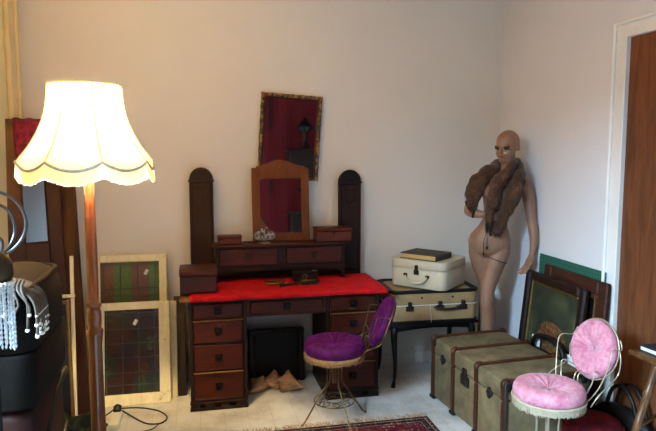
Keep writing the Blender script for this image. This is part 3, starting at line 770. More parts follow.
# ------------------------------------------------------------------ mannequin
MX, MY = 2.12, 4.08
UW = Matrix(((.8827, -.47, 0, MX), (-.47, -.8827, 0, MY), (0, 0, 1, 0), (0, 0, 0, 1)))   # (u to the mannequin's left, w forward, z)
mq = thing('shop_mannequin', 'bald nude female shop mannequin standing in the corner behind the trunk', 'mannequin', (MX, MY, 0))
def ering(u, w, z, a, b, tiltu=0, n=20, yaw=0):
    return [(u+a*math.cos(t)*math.cos(yaw)-b*math.sin(t)*math.sin(yaw), w+a*math.cos(t)*math.sin(yaw)+b*math.sin(t)*math.cos(yaw), z+tiltu*math.cos(t)) for t in [2*PI*i/n for i in range(n)]]
m = MB(); m.M = UW
m.rings([ering(*q[:5], tiltu=q[5]) for q in [
    (-.05, 0, .93, .055, .06, 0), (-.04, -.005, .965, .115, .095, 0), (-.034, -.012, 1.0, .145, .112, 0), (-.032, -.012, 1.045, .152, .115, 0), (-.028, -.005, 1.09, .14, .105, 0),
    (-.012, .006, 1.15, .105, .085, 0), (-.001, .012, 1.2, .084, .074, 0), (.003, .012, 1.235, .079, .07, 0), (.018, .01, 1.3, .097, .08, 0), (.034, .0, 1.39, .124, .092, 0),
    (.045, -.01, 1.45, .138, .082, -.006), (.055, -.02, 1.49, .115, .06, -.01), (.066, -.014, 1.52, .06, .05, 0), (.074, -.004, 1.56, .047, .047, 0), (.08, .01, 1.6, .045, .046, 0), (.08, .018, 1.65, .045, .046, 0)]])
for u, w, z in ((-.022, .075, 1.4), (.088, .07, 1.395)): m.ball((u, w, z), (.056, .05, .058), 3)
for u, w, z, r_ in ((.2, -.015, 1.445, .056), (-.098, -.01, 1.455, .054)): m.ball((u, w, z), r_, 2)
for u, w in ((-.085, -.06), (.02, -.06)): m.ball((u, w, 1.0), (.085, .07, .085), 2)
# head turned and bent to the mannequin's right
fd = Vector((-.5, .86, -.16)).normalized(); sd = Vector((.86, .5, .0)).normalized(); ud = sd.cross(fd)
HM = Matrix.Identity(4)
for k, v in enumerate((sd, fd, ud)):
    for j in range(3): HM[j][k] = v[j]
H = UW @ T(.076, .012, 1.742) @ HM       # head frame: x its left, y forward, z up
m.M = H
m.ball((0, -.008, .012), (.077, .098, .09), 3)
m.ball((0, .022, -.045), (.06, .07, .075), 3)
m.ball((0, .052, -.1), (.033, .034, .026), 2); m.ball((0, .066, -.076), (.026, .026, .02), 2)
for s in (-1, 1):
    m.ball((s*.036, .058, -.05), (.026, .024, .028), 2)          # cheeks
    m.ball((s*.03, .078, .004), (.026, .014, .008), 2)           # brows
    m.ball((s*.077, -.012, -.022), (.009, .02, .031), 2)         # ears
    m.tube([(s*.045, .06, -.07), (s*.05, .01, -.075), (s*.03, .06, -.11)], .016, 8)
m.tube([(0, .086, .004), (0, .096, -.02), (0, .106, -.042)], [.008, .01, .0135], 8); m.ball((0, .098, -.044), (.016, .012, .009), 2)
m.ball((0, .084, -.066), (.022, .014, .006), 2); m.ball((0, .082, -.078), (.018, .014, .007), 2)
m.M = UW
# hanging arm
def limb(m, P, n=14): m.tube([p[:3] for p in P], [p[3] for p in P], n, sub=5)
limb(m, [(.19, -.015, 1.46, .05), (.222, -.015, 1.4, .05), (.24, -.01, 1.33, .045), (.252, 0, 1.25, .039), (.26, .005, 1.19, .035), (.272, .015, 1.13, .037), (.278, .025, 1.06, .032), (.272, .035, 1.0, .025), (.268, .04, .965, .021)])
def hand(m, w, k, wid, f, curl, ln=.085, thumb=1):
    # w wrist, k knuckle centre, wid direction across palm, f finger direction, curl bend direction
    w, k, wid, f, curl = (Vector(q) for q in (w, k, wid, f, curl)); wid.normalize(); f.normalize(); curl.normalize()
    R = []
    for t, a, b in ((0, .02, .018), (.3, .026, .016), (.7, .036, .014), (1, .037, .012)):
        c = w.lerp(k, t); R.append([c+wid*a*math.cos(q)+curl*b*math.sin(q) for q in [2*PI*i/12 for i in range(12)]])
    m.rings(R)
    for i, (s, l) in enumerate(((-.027, .9), (-.009, 1.06), (.009, 1.0), (.026, .78))):
        p = k+wid*s-f*.01; L = ln*l; sp = wid*(s*.35)
        m.tube([p, p+f*L*.35+sp*.3, p+f*L*.68+curl*L*.12+sp*.6, p+f*L*.95+curl*L*.32+sp*.8], [.0095, .009, .008, .0065], 8, sub=3)
    b = w.lerp(k, .3)+wid*thumb*.02
    m.tube([b, b+wid*thumb*.024+f*.02+curl*.008, b+wid*thumb*.032+f*.048+curl*.018, b+wid*thumb*.03+f*.068+curl*.026], [.012, .011, .009, .007], 8, sub=3)
hand(m, (.267, .042, .97), (.238, .062, .885), (.55, .8, -.2), (-.42, .18, -.89), (-.75, .5, .35), .092, 1)
# bent arm, hand to the waist
limb(m, [(-.09, -.01, 1.465, .048), (-.128, -.005, 1.41, .047), (-.158, .0, 1.35, .042), (-.178, .02, 1.285, .036), (-.18, .04, 1.26, .035), (-.15, .075, 1.25, .034), (-.11, .1, 1.248, .03), (-.07, .118, 1.247, .023)])
hand(m, (-.072, .118, 1.247), (.0, .118, 1.238), (0, .25, 1), (.98, -.15, -.1), (.1, -1, 0), .08, 1)
# legs
limb(m, [(.05, -.01, 1.03, .07), (.035, -.005, .96, .082), (.018, .01, .9, .076), (-.01, .022, .79, .062), (-.036, .03, .68, .055), (-.035, .035, .6, .052), (-.034, .02, .52, .049), (-.03, .005, .38, .05), (-.028, .0, .25, .036), (-.026, 0, .12, .026), (-.026, .0, .085, .026)])
limb(m, [(-.11, -.015, 1.03, .07), (-.1, -.02, .96, .08), (-.088, -.025, .87, .07), (-.062, -.035, .77, .06), (-.042, -.045, .69, .05), (-.045, -.06, .6, .046), (-.052, -.08, .5, .043), (-.06, -.1, .37, .046), (-.066, -.11, .25, .036), (-.07, -.115, .12, .026), (-.07, -.115, .085, .026)])
for u, w, t in ((-.026, 0, -.2), (-.07, -.115, -.5)):
    d = Vector((t, 1, 0)).normalized()
    m.tube([Vector((u, w, .1))-d*.015, Vector((u, w, .075))-d*.012, Vector((u, w, .06))+d*.05, Vector((u, w, .03))+d*.1, Vector((u, w, .018))+d*.15, Vector((u, w, .015))+d*.175], [.026, .03, .032, .03, .022, .012], 12, sub=3)
    m.tube([Vector((u, w, .08))-d*.02, Vector((u, w, .035))-d*.028, Vector((u, w, .008))-d*.03], [.024, .018, .012], 10, sub=3)
body = m.build('body', M_SKIN, mq)
md = body.modifiers.new('r', 'REMESH'); md.mode = 'VOXEL'; md.voxel_size = .0058; md.use_smooth_shade = True
md = body.modifiers.new('s', 'SMOOTH'); md.factor = .5; md.iterations = 5
dg = bpy.context.evaluated_depsgraph_get(); dg.update()
nm = bpy.data.meshes.new_from_object(body.evaluated_get(dg)); body.modifiers.clear(); old = body.data; body.data = nm; nm.name = 'body'
for p in nm.polygons: p.use_smooth = True
M_EYE = plain('eye_paint_and_shade', '#38231a', .5, .1, spec=.2); M_LIP = plain('faded_lip_paint', '#7a3a30', .45, .1)  # brown sockets: eye make-up, with the shade of the hollows painted in
for s in (-1, 1):
    m = MB(); m.M = H; m.ball((s*.033, .0775, -.008), (.026, .0115, .021), 2); e = m.build('eye_socket', M_EYE, mq)
    m = MB(); m.M = H; m.ball((s*.031, .088, -.012), (.014, .003, .006), 2); m.build('eye', M_DFUR, e)
m = MB(); m.M = H; m.ball((0, .094, -.0665), (.019, .006, .0045), 2); m.ball((0, .092, -.075), (.016, .0065, .005), 2); m.build('lips', M_LIP, mq)
m = MB(); m.M = H; m.tube([(.022, .094, -.044), (.03, .091, -.047), (.038, .086, -.045)], .0055, 6, sub=3); m.build('chipped_paint', plain('bare_plaster_chip', '#c9b08e', .4, .05), mq)
m = MB(); m.M = UW
sa = [ (.018+.079*math.cos(t), .01+.081*math.sin(t), .918-.03*math.cos(t)) for t in [2*PI*i/28 for i in range(28)]]
m.tube(sa, .0028, 6, True); m.build('thigh_seam', M_BLEA, mq)

# ------------------------------------------------------------------ fur stole
fs = thing('fur_stole', 'brown fox fur stole hung round the neck of the mannequin', 'stole', (MX, MY, 1.15))
def pelt(P, n=14):
    m = MB(); m.M = UW; m.tube([p[:3] for p in P], [p[3] for p in P], n, sub=6, flat=.68, up=(0, 1, 0))
    m.bm.normal_update()
    for v in m.bm.verts:
        c_ = v.co; k = noise.noise(c_*11)*.022+noise.noise(c_*27)*.012
        v.co = v.co+v.normal*k
    m.bm.normal_update(); fl = [f for f in m.bm.faces if f.calc_area() > 0]
    wts = [f.calc_area() for f in fl]; tot = sum(wts)
    for f in random.choices(fl, wts, k=int(min(8000, tot*60000))):
        vs = [v.co for v in f.verts]; a, b = random.random(), random.random()
        c = vs[0].lerp(vs[1], a).lerp(vs[-1].lerp(vs[-2], a), b)
        nr = f.normal*1.0
        d = (nr*random.uniform(.25, .6)+Vector((random.uniform(-.3, .3), random.uniform(-.3, .3), -1.0+random.uniform(0, .4)))).normalized()
        L = random.uniform(.016, .045); s = d.cross(Vector((random.random()-.5, random.random()-.5, random.random()-.5))).normalized()*.0016
        m.bm.faces.new([m.bm.verts.new(q) for q in (c+s, c-s, c+d*L)])
    return m.build('fur_pelt', M_FUR, fs)
pelt([(.14, -.045, 1.615, .04), (.1, -.075, 1.61, .05), (.05, -.075, 1.595, .05), (.005, -.03, 1.575, .05), (-.02, .05, 1.56, .055), (-.08, .07, 1.515, .058), (-.12, .09, 1.46, .066), (-.145, .1, 1.4, .062), (-.15, .1, 1.33, .045), (-.15, .1, 1.28, .02)])
pelt([(.12, -.04, 1.62, .04), (.135, .02, 1.61, .05), (.1, .1, 1.575, .055), (.04, .125, 1.51, .055), (.005, .145, 1.43, .063), (-.01, .15, 1.34, .062), (-.025, .14, 1.25, .05), (-.035, .13, 1.18, .025)])
pelt([(.13, -.03, 1.6, .03), (.155, .03, 1.57, .045), (.15, .1, 1.5, .06), (.125, .13, 1.42, .066), (.09, .14, 1.33, .066), (.055, .13, 1.24, .055), (.03, .12, 1.15, .04), (.02, .12, 1.115, .02)])
for pts in ([(-.15, .11, 1.3), (-.175, .115, 1.33), (-.195, .118, 1.35)], [(-.15, .11, 1.31), (-.145, .115, 1.26), (-.15, .118, 1.22)], [(-.165, .105, 1.33), (-.185, .12, 1.31), (-.2, .13, 1.34)], [(-.035, .14, 1.24), (-.05, .15, 1.18), (-.048, .15, 1.12)], [(-.02, .14, 1.2), (-.03, .15, 1.15), (-.02, .15, 1.1)]):
    m = MB(); m.M = UW; m.tube(pts, [.013, .012, .008], 8, sub=4); m.build('paw', M_DFUR, fs)
for u, z in ((-.067, .955), (-.045, 1.0)):
    m = MB(); m.M = UW; m.tube([(-.045, .15, 1.14), (u, .145, 1.06), (u, .125, z+.02)], .0025, 6, sub=4); m.ball((u, .122, z+.008), (.008, .008, .014), 2); m.build('tie_cord', M_DFUR, fs)

# ------------------------------------------------------------------ pictures leaning on the right wall
def leaning(name, label, cat, xt, xb, y0, y1, z0, z1):
    r = thing(name, label, cat, ((xt+xb)/2, (y0+y1)/2, z0))
    h = math.hypot(z1-z0, xt-xb); a = math.atan2(xt-xb, z1-z0)
    return r, T(xb, (y0+y1)/2, z0) @ RZ(-PI/2) @ RX(-a), (y1-y0)/2, h     # local x along -Y world, y away from the viewer, z up the slope
cr = thing('wooden_crate', 'low dark wooden crate behind the trunk under the leaning pictures', 'crate', (2.27, 3.55, 0))
m = MB(); m.box(2.185, 2.37, 3.2, 3.97, 0, .018, .002)
for z in (.02, .1, .18): m.box(2.185, 2.197, 3.2, 3.97, z, z+.07, .002); m.box(2.36, 2.372, 3.2, 3.97, z, z+.07, .002); m.box(2.197, 2.36, 3.2, 3.212, z, z+.07, .002); m.box(2.197, 2.36, 3.958, 3.97, z, z+.07, .002)
m.box(2.185, 2.372, 3.2, 3.97, .25, .262, .002); m.build('crate_boards', M_BLKFR, cr)
r, A, hw, h = leaning('cutting_mat', 'green gridded cutting mat leaning on the right wall behind the frames', 'cutting mat', 2.37, 2.352, 3.15, 3.87, .263, .98)
m = MB(); m.M = A; m.box(-hw, hw, -.003, 0, 0, h, .001); o = m.build('mat_sheet', M_MAT, r)
r, A, hw, h = leaning('picture_frame', 'wide brown wooden picture frame leaning between green mat and dark painting', 'picture frame', 2.345, 2.305, 3.09, 3.755, .263, .925)
m = MB(); m.M = A; m.frame(-hw, hw, 0, h, .085, -.012, .02, bev=.008); m.build('moulding', M_BRNFR, r)
m = MB(); m.M = A; m.frame(-hw+.08, hw-.08, .08, h-.08, .03, -.003, .012, bev=.006); m.build('inner_moulding', wood('mid_brown_moulding', '#2c1710', '#5c3626', 'Y', 5, .45), r)
m = MB(); m.M = A; m.frame(-hw+.108, hw-.108, .108, h-.108, .008, -.005, .01, bev=.003); m.build('gilt_slip', M_GILT, r)
m = MB(); m.M = A; m.box(-hw+.11, hw-.11, .006, .012, .11, h-.11, 0); m.build('picture', M_GDARK, r)
r, A, hw, h = leaning('framed_painting', 'dark framed old painting in front of the other leaning frames by the trunk', 'painting', 2.31, 2.25, 3.22, 3.9, .263, .862)
m = MB(); m.M = A; m.frame(-hw, hw, 0, h, .062, -.03, .012, bev=.012); m.build('moulding', M_BLKFR, r)
m = MB(); m.M = A; m.frame(-hw+.06, hw-.06, .06, h-.06, .022, -.012, .008, bev=.006); m.build('gilt_slip', M_GILT, r)
m = MB(); m.M = A; m.box(-hw+.07, hw-.07, -.002, .004, .07, h-.07, 0); m.build('painted_canvas', M_PIC, r)
# handbag with an arched handle behind the trunk
hbg = thing('black_handbag', 'black leather handbag with big arched handle between trunk and painting', 'handbag', (2.2, 3.47, .262))
HB = T(2.2, 3.47, 0) @ RZ(-PI/2)          # local x runs toward the camera
m = MB(); m.M = HB; R = []
for z, w_, d_ in ((.2635, .15, .011), (.3, .16, .013), (.36, .155, .012), (.4, .14, .009)): R.append([(x, y, z) for x, y in rrect(w_*2, d_*2, d_*.8)])
m.rings(R); m.build('bag_body', M_BLEA, hbg)
m = MB(); m.M = HB; m.tube([(-.165, 0, .34), (-.17, 0, .42), (-.13, 0, .468), (-.05, 0, .492), (.03, 0, .498), (.11, 0, .488), (.165, 0, .455), (.18, 0, .4), (.17, 0, .34)], .018, 10, sub=4); m.build('arched_handle', M_BLEA, hbg)
def card(label, x, y, z, rz, w_, h_, lean=.25):
    m = MB(); m.M = T(x, y, z) @ RZ(rz) @ RX(-lean); m.box(-w_/2, w_/2, -.001, .001, 0, h_, 0)
    return tag(m.build('paper_card', M_PWHITE, None, (x, y, z)), label, 'card', 'white cards by the painting')
card('white paper card behind the left foot of the arched bag handle', 2.224, 3.66, .2625, -PI/2, .1, .19, .05)
card('white paper card behind the pink chair back wires by the painting', 2.224, 3.27, .2625, -PI/2, .12, .18, .05)

# ------------------------------------------------------------------ right foreground
po = thing('velvet_pouffe', 'round crimson velvet pouffe on the floor behind pink chair', 'pouffe', (2.085, 2.825, 0))
m = MB(); m.lathe([(.0, .002), (.13, .002), (.15, .02), (.16, .1), (.158, .2), (.14, .245), (.09, .265), (0, .272)], (2.085, 2.825, 0), 40); m.build('cushion', M_CRIM, po)
m = MB(); m.tube([(2.085+.153*math.cos(a), 2.825+.153*math.sin(a), .222) for a in [2*PI*i/40 for i in range(40)]], .006, 6, True); m.build('piping', M_CRIM, po)
hb2 = thing('black_holdall', 'slouching black leather holdall between pouffe and bamboo table', 'bag', (2.28, 2.86, 0))
m = MB(); R = []
for t in [i/10 for i in range(11)]:
    k = math.sin(PI*min(1, max(0, t*.9+.05)))**.5; R.append([(2.305+.06*k*math.cos(a), 2.63+.46*t, .155+.15*k*math.sin(a)*(1-.2*t)) for a in [2*PI*i/20 for i in range(20)]])
m.rings(R); m.build('bag_body', M_BLEA, hb2)
for dx in (-.05, .05):
    m = MB(); m.tube([(2.305+dx*.6, 2.72, .26), (2.3+dx*.6, 2.76, .36), (2.3+dx*.6, 2.84, .41), (2.3+dx*.6, 2.92, .37), (2.305+dx*.6, 2.97, .26)], .011, 8, sub=5); m.build('carry_handle', M_BLEA, hb2)
btb = thing('bamboo_table', 'scorched bamboo side table in front of the brown door', 'side table', (2.25, 2.35, 0))
m = MB(); m.box(2.135, 2.37, 2.12, 2.6, .684, .695, .003); m.build('table_top', wood('cane_top', '#3a2a1c', '#6a5238', 'Y', 9, .5), btb)
m = MB()
for a, b in (((2.125, 2.105, .69), (2.125, 2.615, .69)), ((2.375, 2.105, .69), (2.375, 2.615, .69)), ((2.12, 2.11, .69), (2.38, 2.11, .69)), ((2.12, 2.61, .69), (2.38, 2.61, .69))): bamboo(m, a, b, .013, 3)
m.build('top_rim', M_BAMB, btb)
for (x, y), (x2, y2) in (((2.13, 2.44), (1.895, 2.41)), ((2.13, 2.13), (1.95, 2.02)), ((2.355, 2.59), (2.362, 2.61)), ((2.355, 2.13), (2.362, 2.1))):
    m = MB(); bamboo(m, (x, y, .68), (x2, y2, 0.002), .0185, 5); m.build('leg', M_BAMB, btb)
m = MB(); bamboo(m, (2.03, 2.427, .39), (2.36, 2.59, .39), .009, 4); m.build('stretcher', M_BAMB, btb)
nb = thing('notebook', 'dark blue covered book on the bamboo table by the door', 'book', (2.26, 2.5, .697))
NBM = T(2.268, 2.49, .703) @ RZ(rad(6))
m = MB(); m.M = NBM; m.box(-.085, .08, -.12, .12, .002, .02, .001); m.build('pages', M_PWHITE, nb)
m = MB(); m.M = NBM; m.box(-.088, .085, -.123, .123, 0, .002, 0); m.box(-.088, .085, -.123, .123, .02, .0235, .001); m.build('cover', M_NAVY, nb)
def crumple(name, label, c, r, mat, seed, cat, n=3, flat=.6):
    m = MB(); q = bmesh.ops.create_icosphere(m.bm, subdivisions=n+1, radius=1)
    for v in q['verts']:
        d = 1+.55*noise.noise(v.co*1.7+Vector((seed, 0, 0)))+.3*noise.noise(v.co*4+Vector((0, seed, 0)))
        v.co = Vector((v.co.x*r[0]*d, v.co.y*r[1]*d, max(0, (v.co.z*d*.8+.6))*r[2]))+Vector(c)
    for f in m.bm.faces: f.smooth = True
    return tag(m.build(name, mat, None, c), label, cat)
crumple('white_cloth', 'crumpled white cotton cloth on the floor under bamboo table', (2.27, 2.48, 0), (.06, .06, .2), M_WHITE, 3.1, 'cloth')

# ------------------------------------------------------------------ rug
RX0, RX1, RY0, RY1 = -.1, 1.42, 1.35, 3.56
rg = thing('persian_rug', 'deep red patterned Persian rug on the floor in front of dressing table', 'rug', ((RX0+RX1)/2, (RY0+RY1)/2, 0))
m = MB(); m.box(RX0, RX1, RY0, RY1, .001, .008, .002); m.build('rug_pile', mat_rug(RX0, RX1, RY0, RY1), rg)
for yy, s in ((RY1, 1), (RY0, -1)):
    m = MB()
    for i in range(420):
        x = RX0+(RX1-RX0)*random.random(); L = random.uniform(.02, .075); a = random.uniform(-.5, .5); w_ = .003
        p = [(x-w_, yy-s*.004, .006), (x+w_, yy-s*.004, .006), (x+a*L+w_*.5, yy+s*L, .0025+random.random()*.003), (x+a*L-w_*.5, yy+s*L, .0025)]
        m.bm.faces.new([m.bm.verts.new(q) for q in p])
    m.build('wool_fringe', M_FRAY, rg)

# ------------------------------------------------------------------ leaded windows
def leaded(label, x0, x1, yb, yt, z1, wl, wr, wt, wb, xs, zs, gm, tagpos, z0=.004, group=None):
    r = thing('leaded_window', label, 'window', ((x0+x1)/2, yb, 0), 0, 'leaded windows leaning on the back wall'); a = math.atan2(yt-yb, z1-z0); h = math.hypot(yt-yb, z1-z0)
    A = T(x0, yb, z0) @ RX(-a); W = x1-x0
    m = MB(); m.M = A
    m.box(0, wl, 0, .035, 0, h, .004); m.box(W-wr, W, 0, .035, 0, h, .004); m.box(wl, W-wr, 0, .035, h-wt, h, .004); m.box(wl, W-wr, 0, .035, 0, wb, .004); m.build('painted_frame', M_WPAINT, r)
    m = MB(); m.M = A; m.box(wl-.004, W-wr+.004, .015, .019, wb-.004, h-wt+.004, 0); g = m.build('coloured_glass', gm, r)
    m = MB(); m.M = A
    for x in xs: m.box(wl+x-.003, wl+x+.003, .011, .022, wb, h-wt, .001)
    for z in zs: m.box(wl, W-wr, .011, .022, h-wt-z-.003, h-wt-z+.003, .001)
    m.build('lead_lines', M_LEAD, r)
    m = MB(); m.M = A @ T(wl+tagpos[0], .008, h-wt-tagpos[1]) @ RY(.5); m.box(-.011, .011, -.001, .001, -.02, .02, 0); m.build('price_tag', M_TAG, r)
    return r
leaded('large cream framed leaded glass window standing on the floor behind lamp pole', -.695, -.192, 4.135, 4.29, .672, .075, .073, .052, .075, [.012, .115, .22, .325], [.02, .045, .13, .225, .32, .42, .5], M_GLASS, (.2, .085))
leaded('smaller cream framed green leaded window standing behind the large one', -.7, -.212, 4.33, 4.49, .965, .035, .055, .05, .05, [.02, .13, .25, .37], [.02, .19, .24, .45], M_GLASS2, (.31, .075))
m = MB(); A = T(-.21, 4.2, .002) @ RX(rad(-16)); m.M = A; m.box(-.05, .06, 0, .03, 0, .67, .004)
tag(m.build('painted_plank', M_WPAINT, None, (-.2, 4.22, 0)), 'cream peeling painted plank leaning behind the large leaded window', 'plank')
m = MB(); A = T(-.14, 4.24, .002) @ RX(rad(-16)); m.M = A; m.box(-.03, .05, 0, .025, 0, .69, .003)
tag(m.build('dark_board', M_BLKFR, None, (-.13, 4.26, 0)), 'dark narrow board leaning between leaded windows and dressing table', 'board')

# power adaptor and cable
ad = thing('power_adaptor', 'white power adaptor with black plug on floor by lamp pole', 'adaptor', (-.51, 3.9, 0))
m = MB(); m.box(-.55, -.49, 3.78, 4.0, .001, .04, .006, 2); m.build('adaptor_block', M_PLASTIC, ad)
m = MB(); m.box(-.545, -.495, 3.96, 4.02, .03, .068, .012, 2); m.ball((-.52, 3.99, .06), (.026, .026, .02), 2); m.build('plug', M_BPLAS, ad)
m = MB(); m.tube([(-.5, 3.99, .05), (-.44, 4.06, .02), (-.36, 4.07, .006), (-.26, 4.0, .005), (-.21, 3.9, .005), (-.24, 3.82, .005), (-.33, 3.83, .005), (-.42, 3.93, .012), (-.49, 3.97, .045)], .005, 6, sub=6); m.build('cable_loop', M_BPLAS, ad)
m = MB(); m.tube([(-.25, 3.82, .005), (-.3, 3.74, .004), (-.42, 3.72, .004), (-.6, 3.7, .004)], .003, 6, sub=6); m.tube([(-.54, 3.985, .05), (-.62, 3.93, .02), (-.74, 3.88, .006), (-.9, 3.86, .005)], .005, 6, sub=5); m.build('trailing_cable', M_BPLAS, ad)

# ------------------------------------------------------------------ standard lamp
LX, LY = -.44, 2.75
fl = thing('floor_lamp', 'lit standard lamp with cream fringed shade on a turned wooden pole', 'lamp', (LX, LY, 0))
m = MB(); m.lathe([(.0, 0), (.16, 0), (.165, .02), (.14, .045), (.08, .06), (.05, .09), (.032, .11)], (LX, LY, 0.001), 32); m.build('base', M_LPOLE, fl)
m = MB(); m.lathe([(.03, .1), (.034, .3), (.03, .6), (.028, .86), (.034, .905), (.036, .925), (.026, .935), (.03, .96), (.031, 1.0), (.024, 1.025), (.031, 1.03), (.031, 1.04), (.022, 1.045), (.024, 1.2), (.023, 1.42), (.02, 1.62)], (LX, LY, 0), 20); m.build('pole', M_LPOLE, fl)
m = MB(); m.lathe([(.02, 1.62), (.018, 1.66), (.02, 1.745), (.062, 1.778), (.066, 1.79), (.02, 1.785), (.016, 1.79)], (LX, LY, 0), 24); m.build('bulb_holder_light_stop', M_BRASS, fl)  # wide disc added to the holder to block light going down
m = MB(); m.lathe([(.01, 1.785), (.014, 1.795), (.02, 1.81), (.02, 1.815), (.012, 1.822), (.0, 1.824)], (LX, LY, 0), 20)
t = NT('glowing_bulb_glass'); t.b.inputs['Emission Color'].default_value = lin((1, .75, .42)); t.b.inputs['Emission Strength'].default_value = 30; t.b.inputs['Base Color'].default_value = (1, .9, .7, 1)
m.build('bulb', t.m, fl)
prof = [(1.972, .146), (1.93, .149), (1.89, .154), (1.85, .162), (1.81, .175), (1.77, .193), (1.73, .216), (1.7, .237), (1.675, .257), (1.655, .272)]
NS = 8; PER = 10; N = NS*PER; A0 = rad(-70)
def shade_pt(z, r, j, drop=0):
    A = A0+2*PI*j/N; ph = (j % PER)/PER; k = 1-.045*math.sin(PI*ph)
    return (LX+r*k*math.cos(A), LY+r*k*math.sin(A), z-drop*math.sin(PI*ph)**.8)
m = MB(); R = [[shade_pt(z, r, j, .034*((1.972-z)/.317)**3) for j in range(N)] for z, r in prof]
m.rings(R, cap=False); sh = m.build('lamp_shade', M_SHADE, fl)
m = MB()
for k in range(NS): m.tube([shade_pt(z, r+.001, k*PER) for z, r in prof], .0035, 6)
m.tube([shade_pt(1.972, .147, j) for j in range(N)], .005, 6, True); m.build('rib_piping', M_LFRINGE, sh)
m = MB(); m.tube([shade_pt(1.655, .2735, j, .034) for j in range(N)], .007, 6, True); m.build('braid_trim', M_BRAID, sh)
m = MB()
for i in range(N*6):
    j = i/6; j0 = int(j) % N; A = A0+2*PI*j/N; ph = (j % PER)/PER; k = 1-.045*math.sin(PI*ph); r0 = .274*k; z0 = 1.65-.034*math.sin(PI*ph)**.8
    L = .052*random.uniform(.9, 1.05); d = .0046
    p = []
    for q, zz, rr in ((-d, z0, r0), (d, z0, r0), (d*.8, z0-L, r0+.006), (-d*.8, z0-L, r0+.006)): p.append(m.bm.verts.new((LX+rr*math.cos(A+q/r0), LY+rr*math.sin(A+q/r0), zz)))
    m.bm.faces.new(p)
t = NT('translucent_silk_fringe'); out = t.N['Material Output']; d_ = t.n('ShaderNodeBsdfDiffuse'); d_.inputs['Color'].default_value = lin('#fff4d8'); tr_ = t.n('ShaderNodeBsdfTranslucent'); tr_.inputs['Color'].default_value = lin('#fff6dc')
mx = t.n('ShaderNodeMixShader'); mx.inputs[0].default_value = .6; t.link(d_.outputs[0], mx.inputs[1]); t.link(tr_.outputs[0], mx.inputs[2]); t.link(mx.outputs[0], out.inputs['Surface'])
m.build('fringe', t.m, sh)
m = MB()
for k in range(3):
    A = 2*PI*k/3; m.tube([(LX+.02*math.cos(A), LY+.02*math.sin(A), 1.7), (LX+.16*math.cos(A), LY+.16*math.sin(A), 1.83)], .003, 6)
m.build('shade_carrier', M_BRASS, fl)
ld = bpy.data.lights.new('lamp_bulb_light', 'POINT'); ld.energy = 440; ld.color = (1, .74, .36); ld.shadow_soft_size = .035
lo = bpy.data.objects.new('lamp_bulb_light', ld); lo.location = (LX, LY, 1.86); COL.objects.link(lo)

# ------------------------------------------------------------------ corner behind the lamp
tm = thing('tall_mirror', 'tall dark wooden framed mirror leaning in the left corner behind lamp', 'mirror', (-.98, 4.2, 0))
TMM = T(-.955, 4.07, .003) @ RZ(rad(24)) @ RX(rad(-5)); hw = .162
m = MB(); m.M = TMM; m.box(-hw, -hw+.1, 0, .03, 0, 1.9, .004); m.box(hw-.085, hw, 0, .03, 0, 1.9, .004); m.box(-hw+.1, hw-.085, 0, .03, 1.82, 1.9, .004); m.box(-hw+.1, hw-.085, 0, .03, 0, 1.12, .004)
m.frame(-hw+.09, hw-.075, 1.11, 1.83, .014, -.006, .004, bev=.004); m.build('frame', M_MAHOGV, tm)
m = MB(); m.M = TMM; m.box(-hw+.08, hw-.08, .01, .014, 1.1, 1.83, 0); m.build('mirror_glass', mat_mirror('dim_old_mirror', None, .3), tm)
m = MB(); g = []; rn = 16
for i in range(rn+1):
    t_ = i/rn; row = []
    for j in range(13):
        s = j/12; x = -.085+.2*s
        zz = 1.9-.0-.24*max(0, t_-.5)*2*(1+.3*math.sin(s*9)) if t_ > .5 else 1.9-.24*max(0, .5-t_)*1.6
        yy = (-.016-.012*math.sin(s*14+t_*4)-.01*t_) if t_ > .56 else ((.045+.008*math.sin(s*12)) if t_ < .44 else .015)
        row.append((x, yy, zz+.008 + (.004*math.sin(s*16))))
    g.append(row)
m.M = TMM; m.rings(g, cap=False, loop=False); o = m.build('draped_cloth', M_RFAB, None, (-.97, 4.25, 1.65)); md = o.modifiers.new('s', 'SOLIDIFY'); md.thickness = .006
tag(o, 'raspberry red cloth draped over the top of the tall mirror', 'cloth')
def plank(name, label, cat, x, y, w_, d_, L, lean, roll, mat, rz=0):
    m = MB(); m.M = T(x, y, .006) @ RZ(rz) @ RX(-lean) @ RY(roll); m.box(-w_/2, w_/2, 0, d_, 0, L, .004)
    return tag(m.build(name, mat, None, (x, y, 0)), label, cat)
plank('mahogany_plank', 'long reddish mahogany plank leaning against wall just left of lamp pole', 'plank', -.745, 4.05, .1, .03, 1.62, rad(12), rad(-3.5), M_MAHOGV)
plank('slate_panel', 'dark slate-coloured board leaning between the tall mirror and mahogany plank', 'board', -.83, 4.22, .07, .025, 1.5, rad(8), rad(-2.5), plain('slate_paint', '#16181a', .25, .2, 8))
gf = thing('gilt_frame', 'empty dull gold picture frame standing on floor left of lamp pole', 'picture frame', (-.86, 3.86, 0))
GM = T(-.865, 3.84, .004) @ RZ(rad(25)) @ RX(rad(-9)) @ RY(rad(2)); m = MB(); m.M = GM
m.frame(-.12, .12, .0, .78, .022, 0, .02, bev=.004); m.build('moulding', M_GILT, gf)
m = MB(); m.M = GM; m.box(-.1, .1, .008, .014, .02, .76, 0); m.build('backing', M_GDARK, gf)
lf = thing('wooden_batten', 'narrow pale wooden batten with crosspiece leaning behind the gold frame', 'batten', (-.78, 4.0, 0))
LM = T(-.775, 3.98, .003) @ RX(rad(-5)); m = MB(); m.M = LM; m.box(-.01, .012, 0, .02, 0, 1.04, .003); m.build('upright', M_WPAINT, lf)
m = MB(); m.M = LM; m.box(-.06, .02, -.02, -.001, .78, .8, .003); m.build('crosspiece', M_WPAINT, lf)
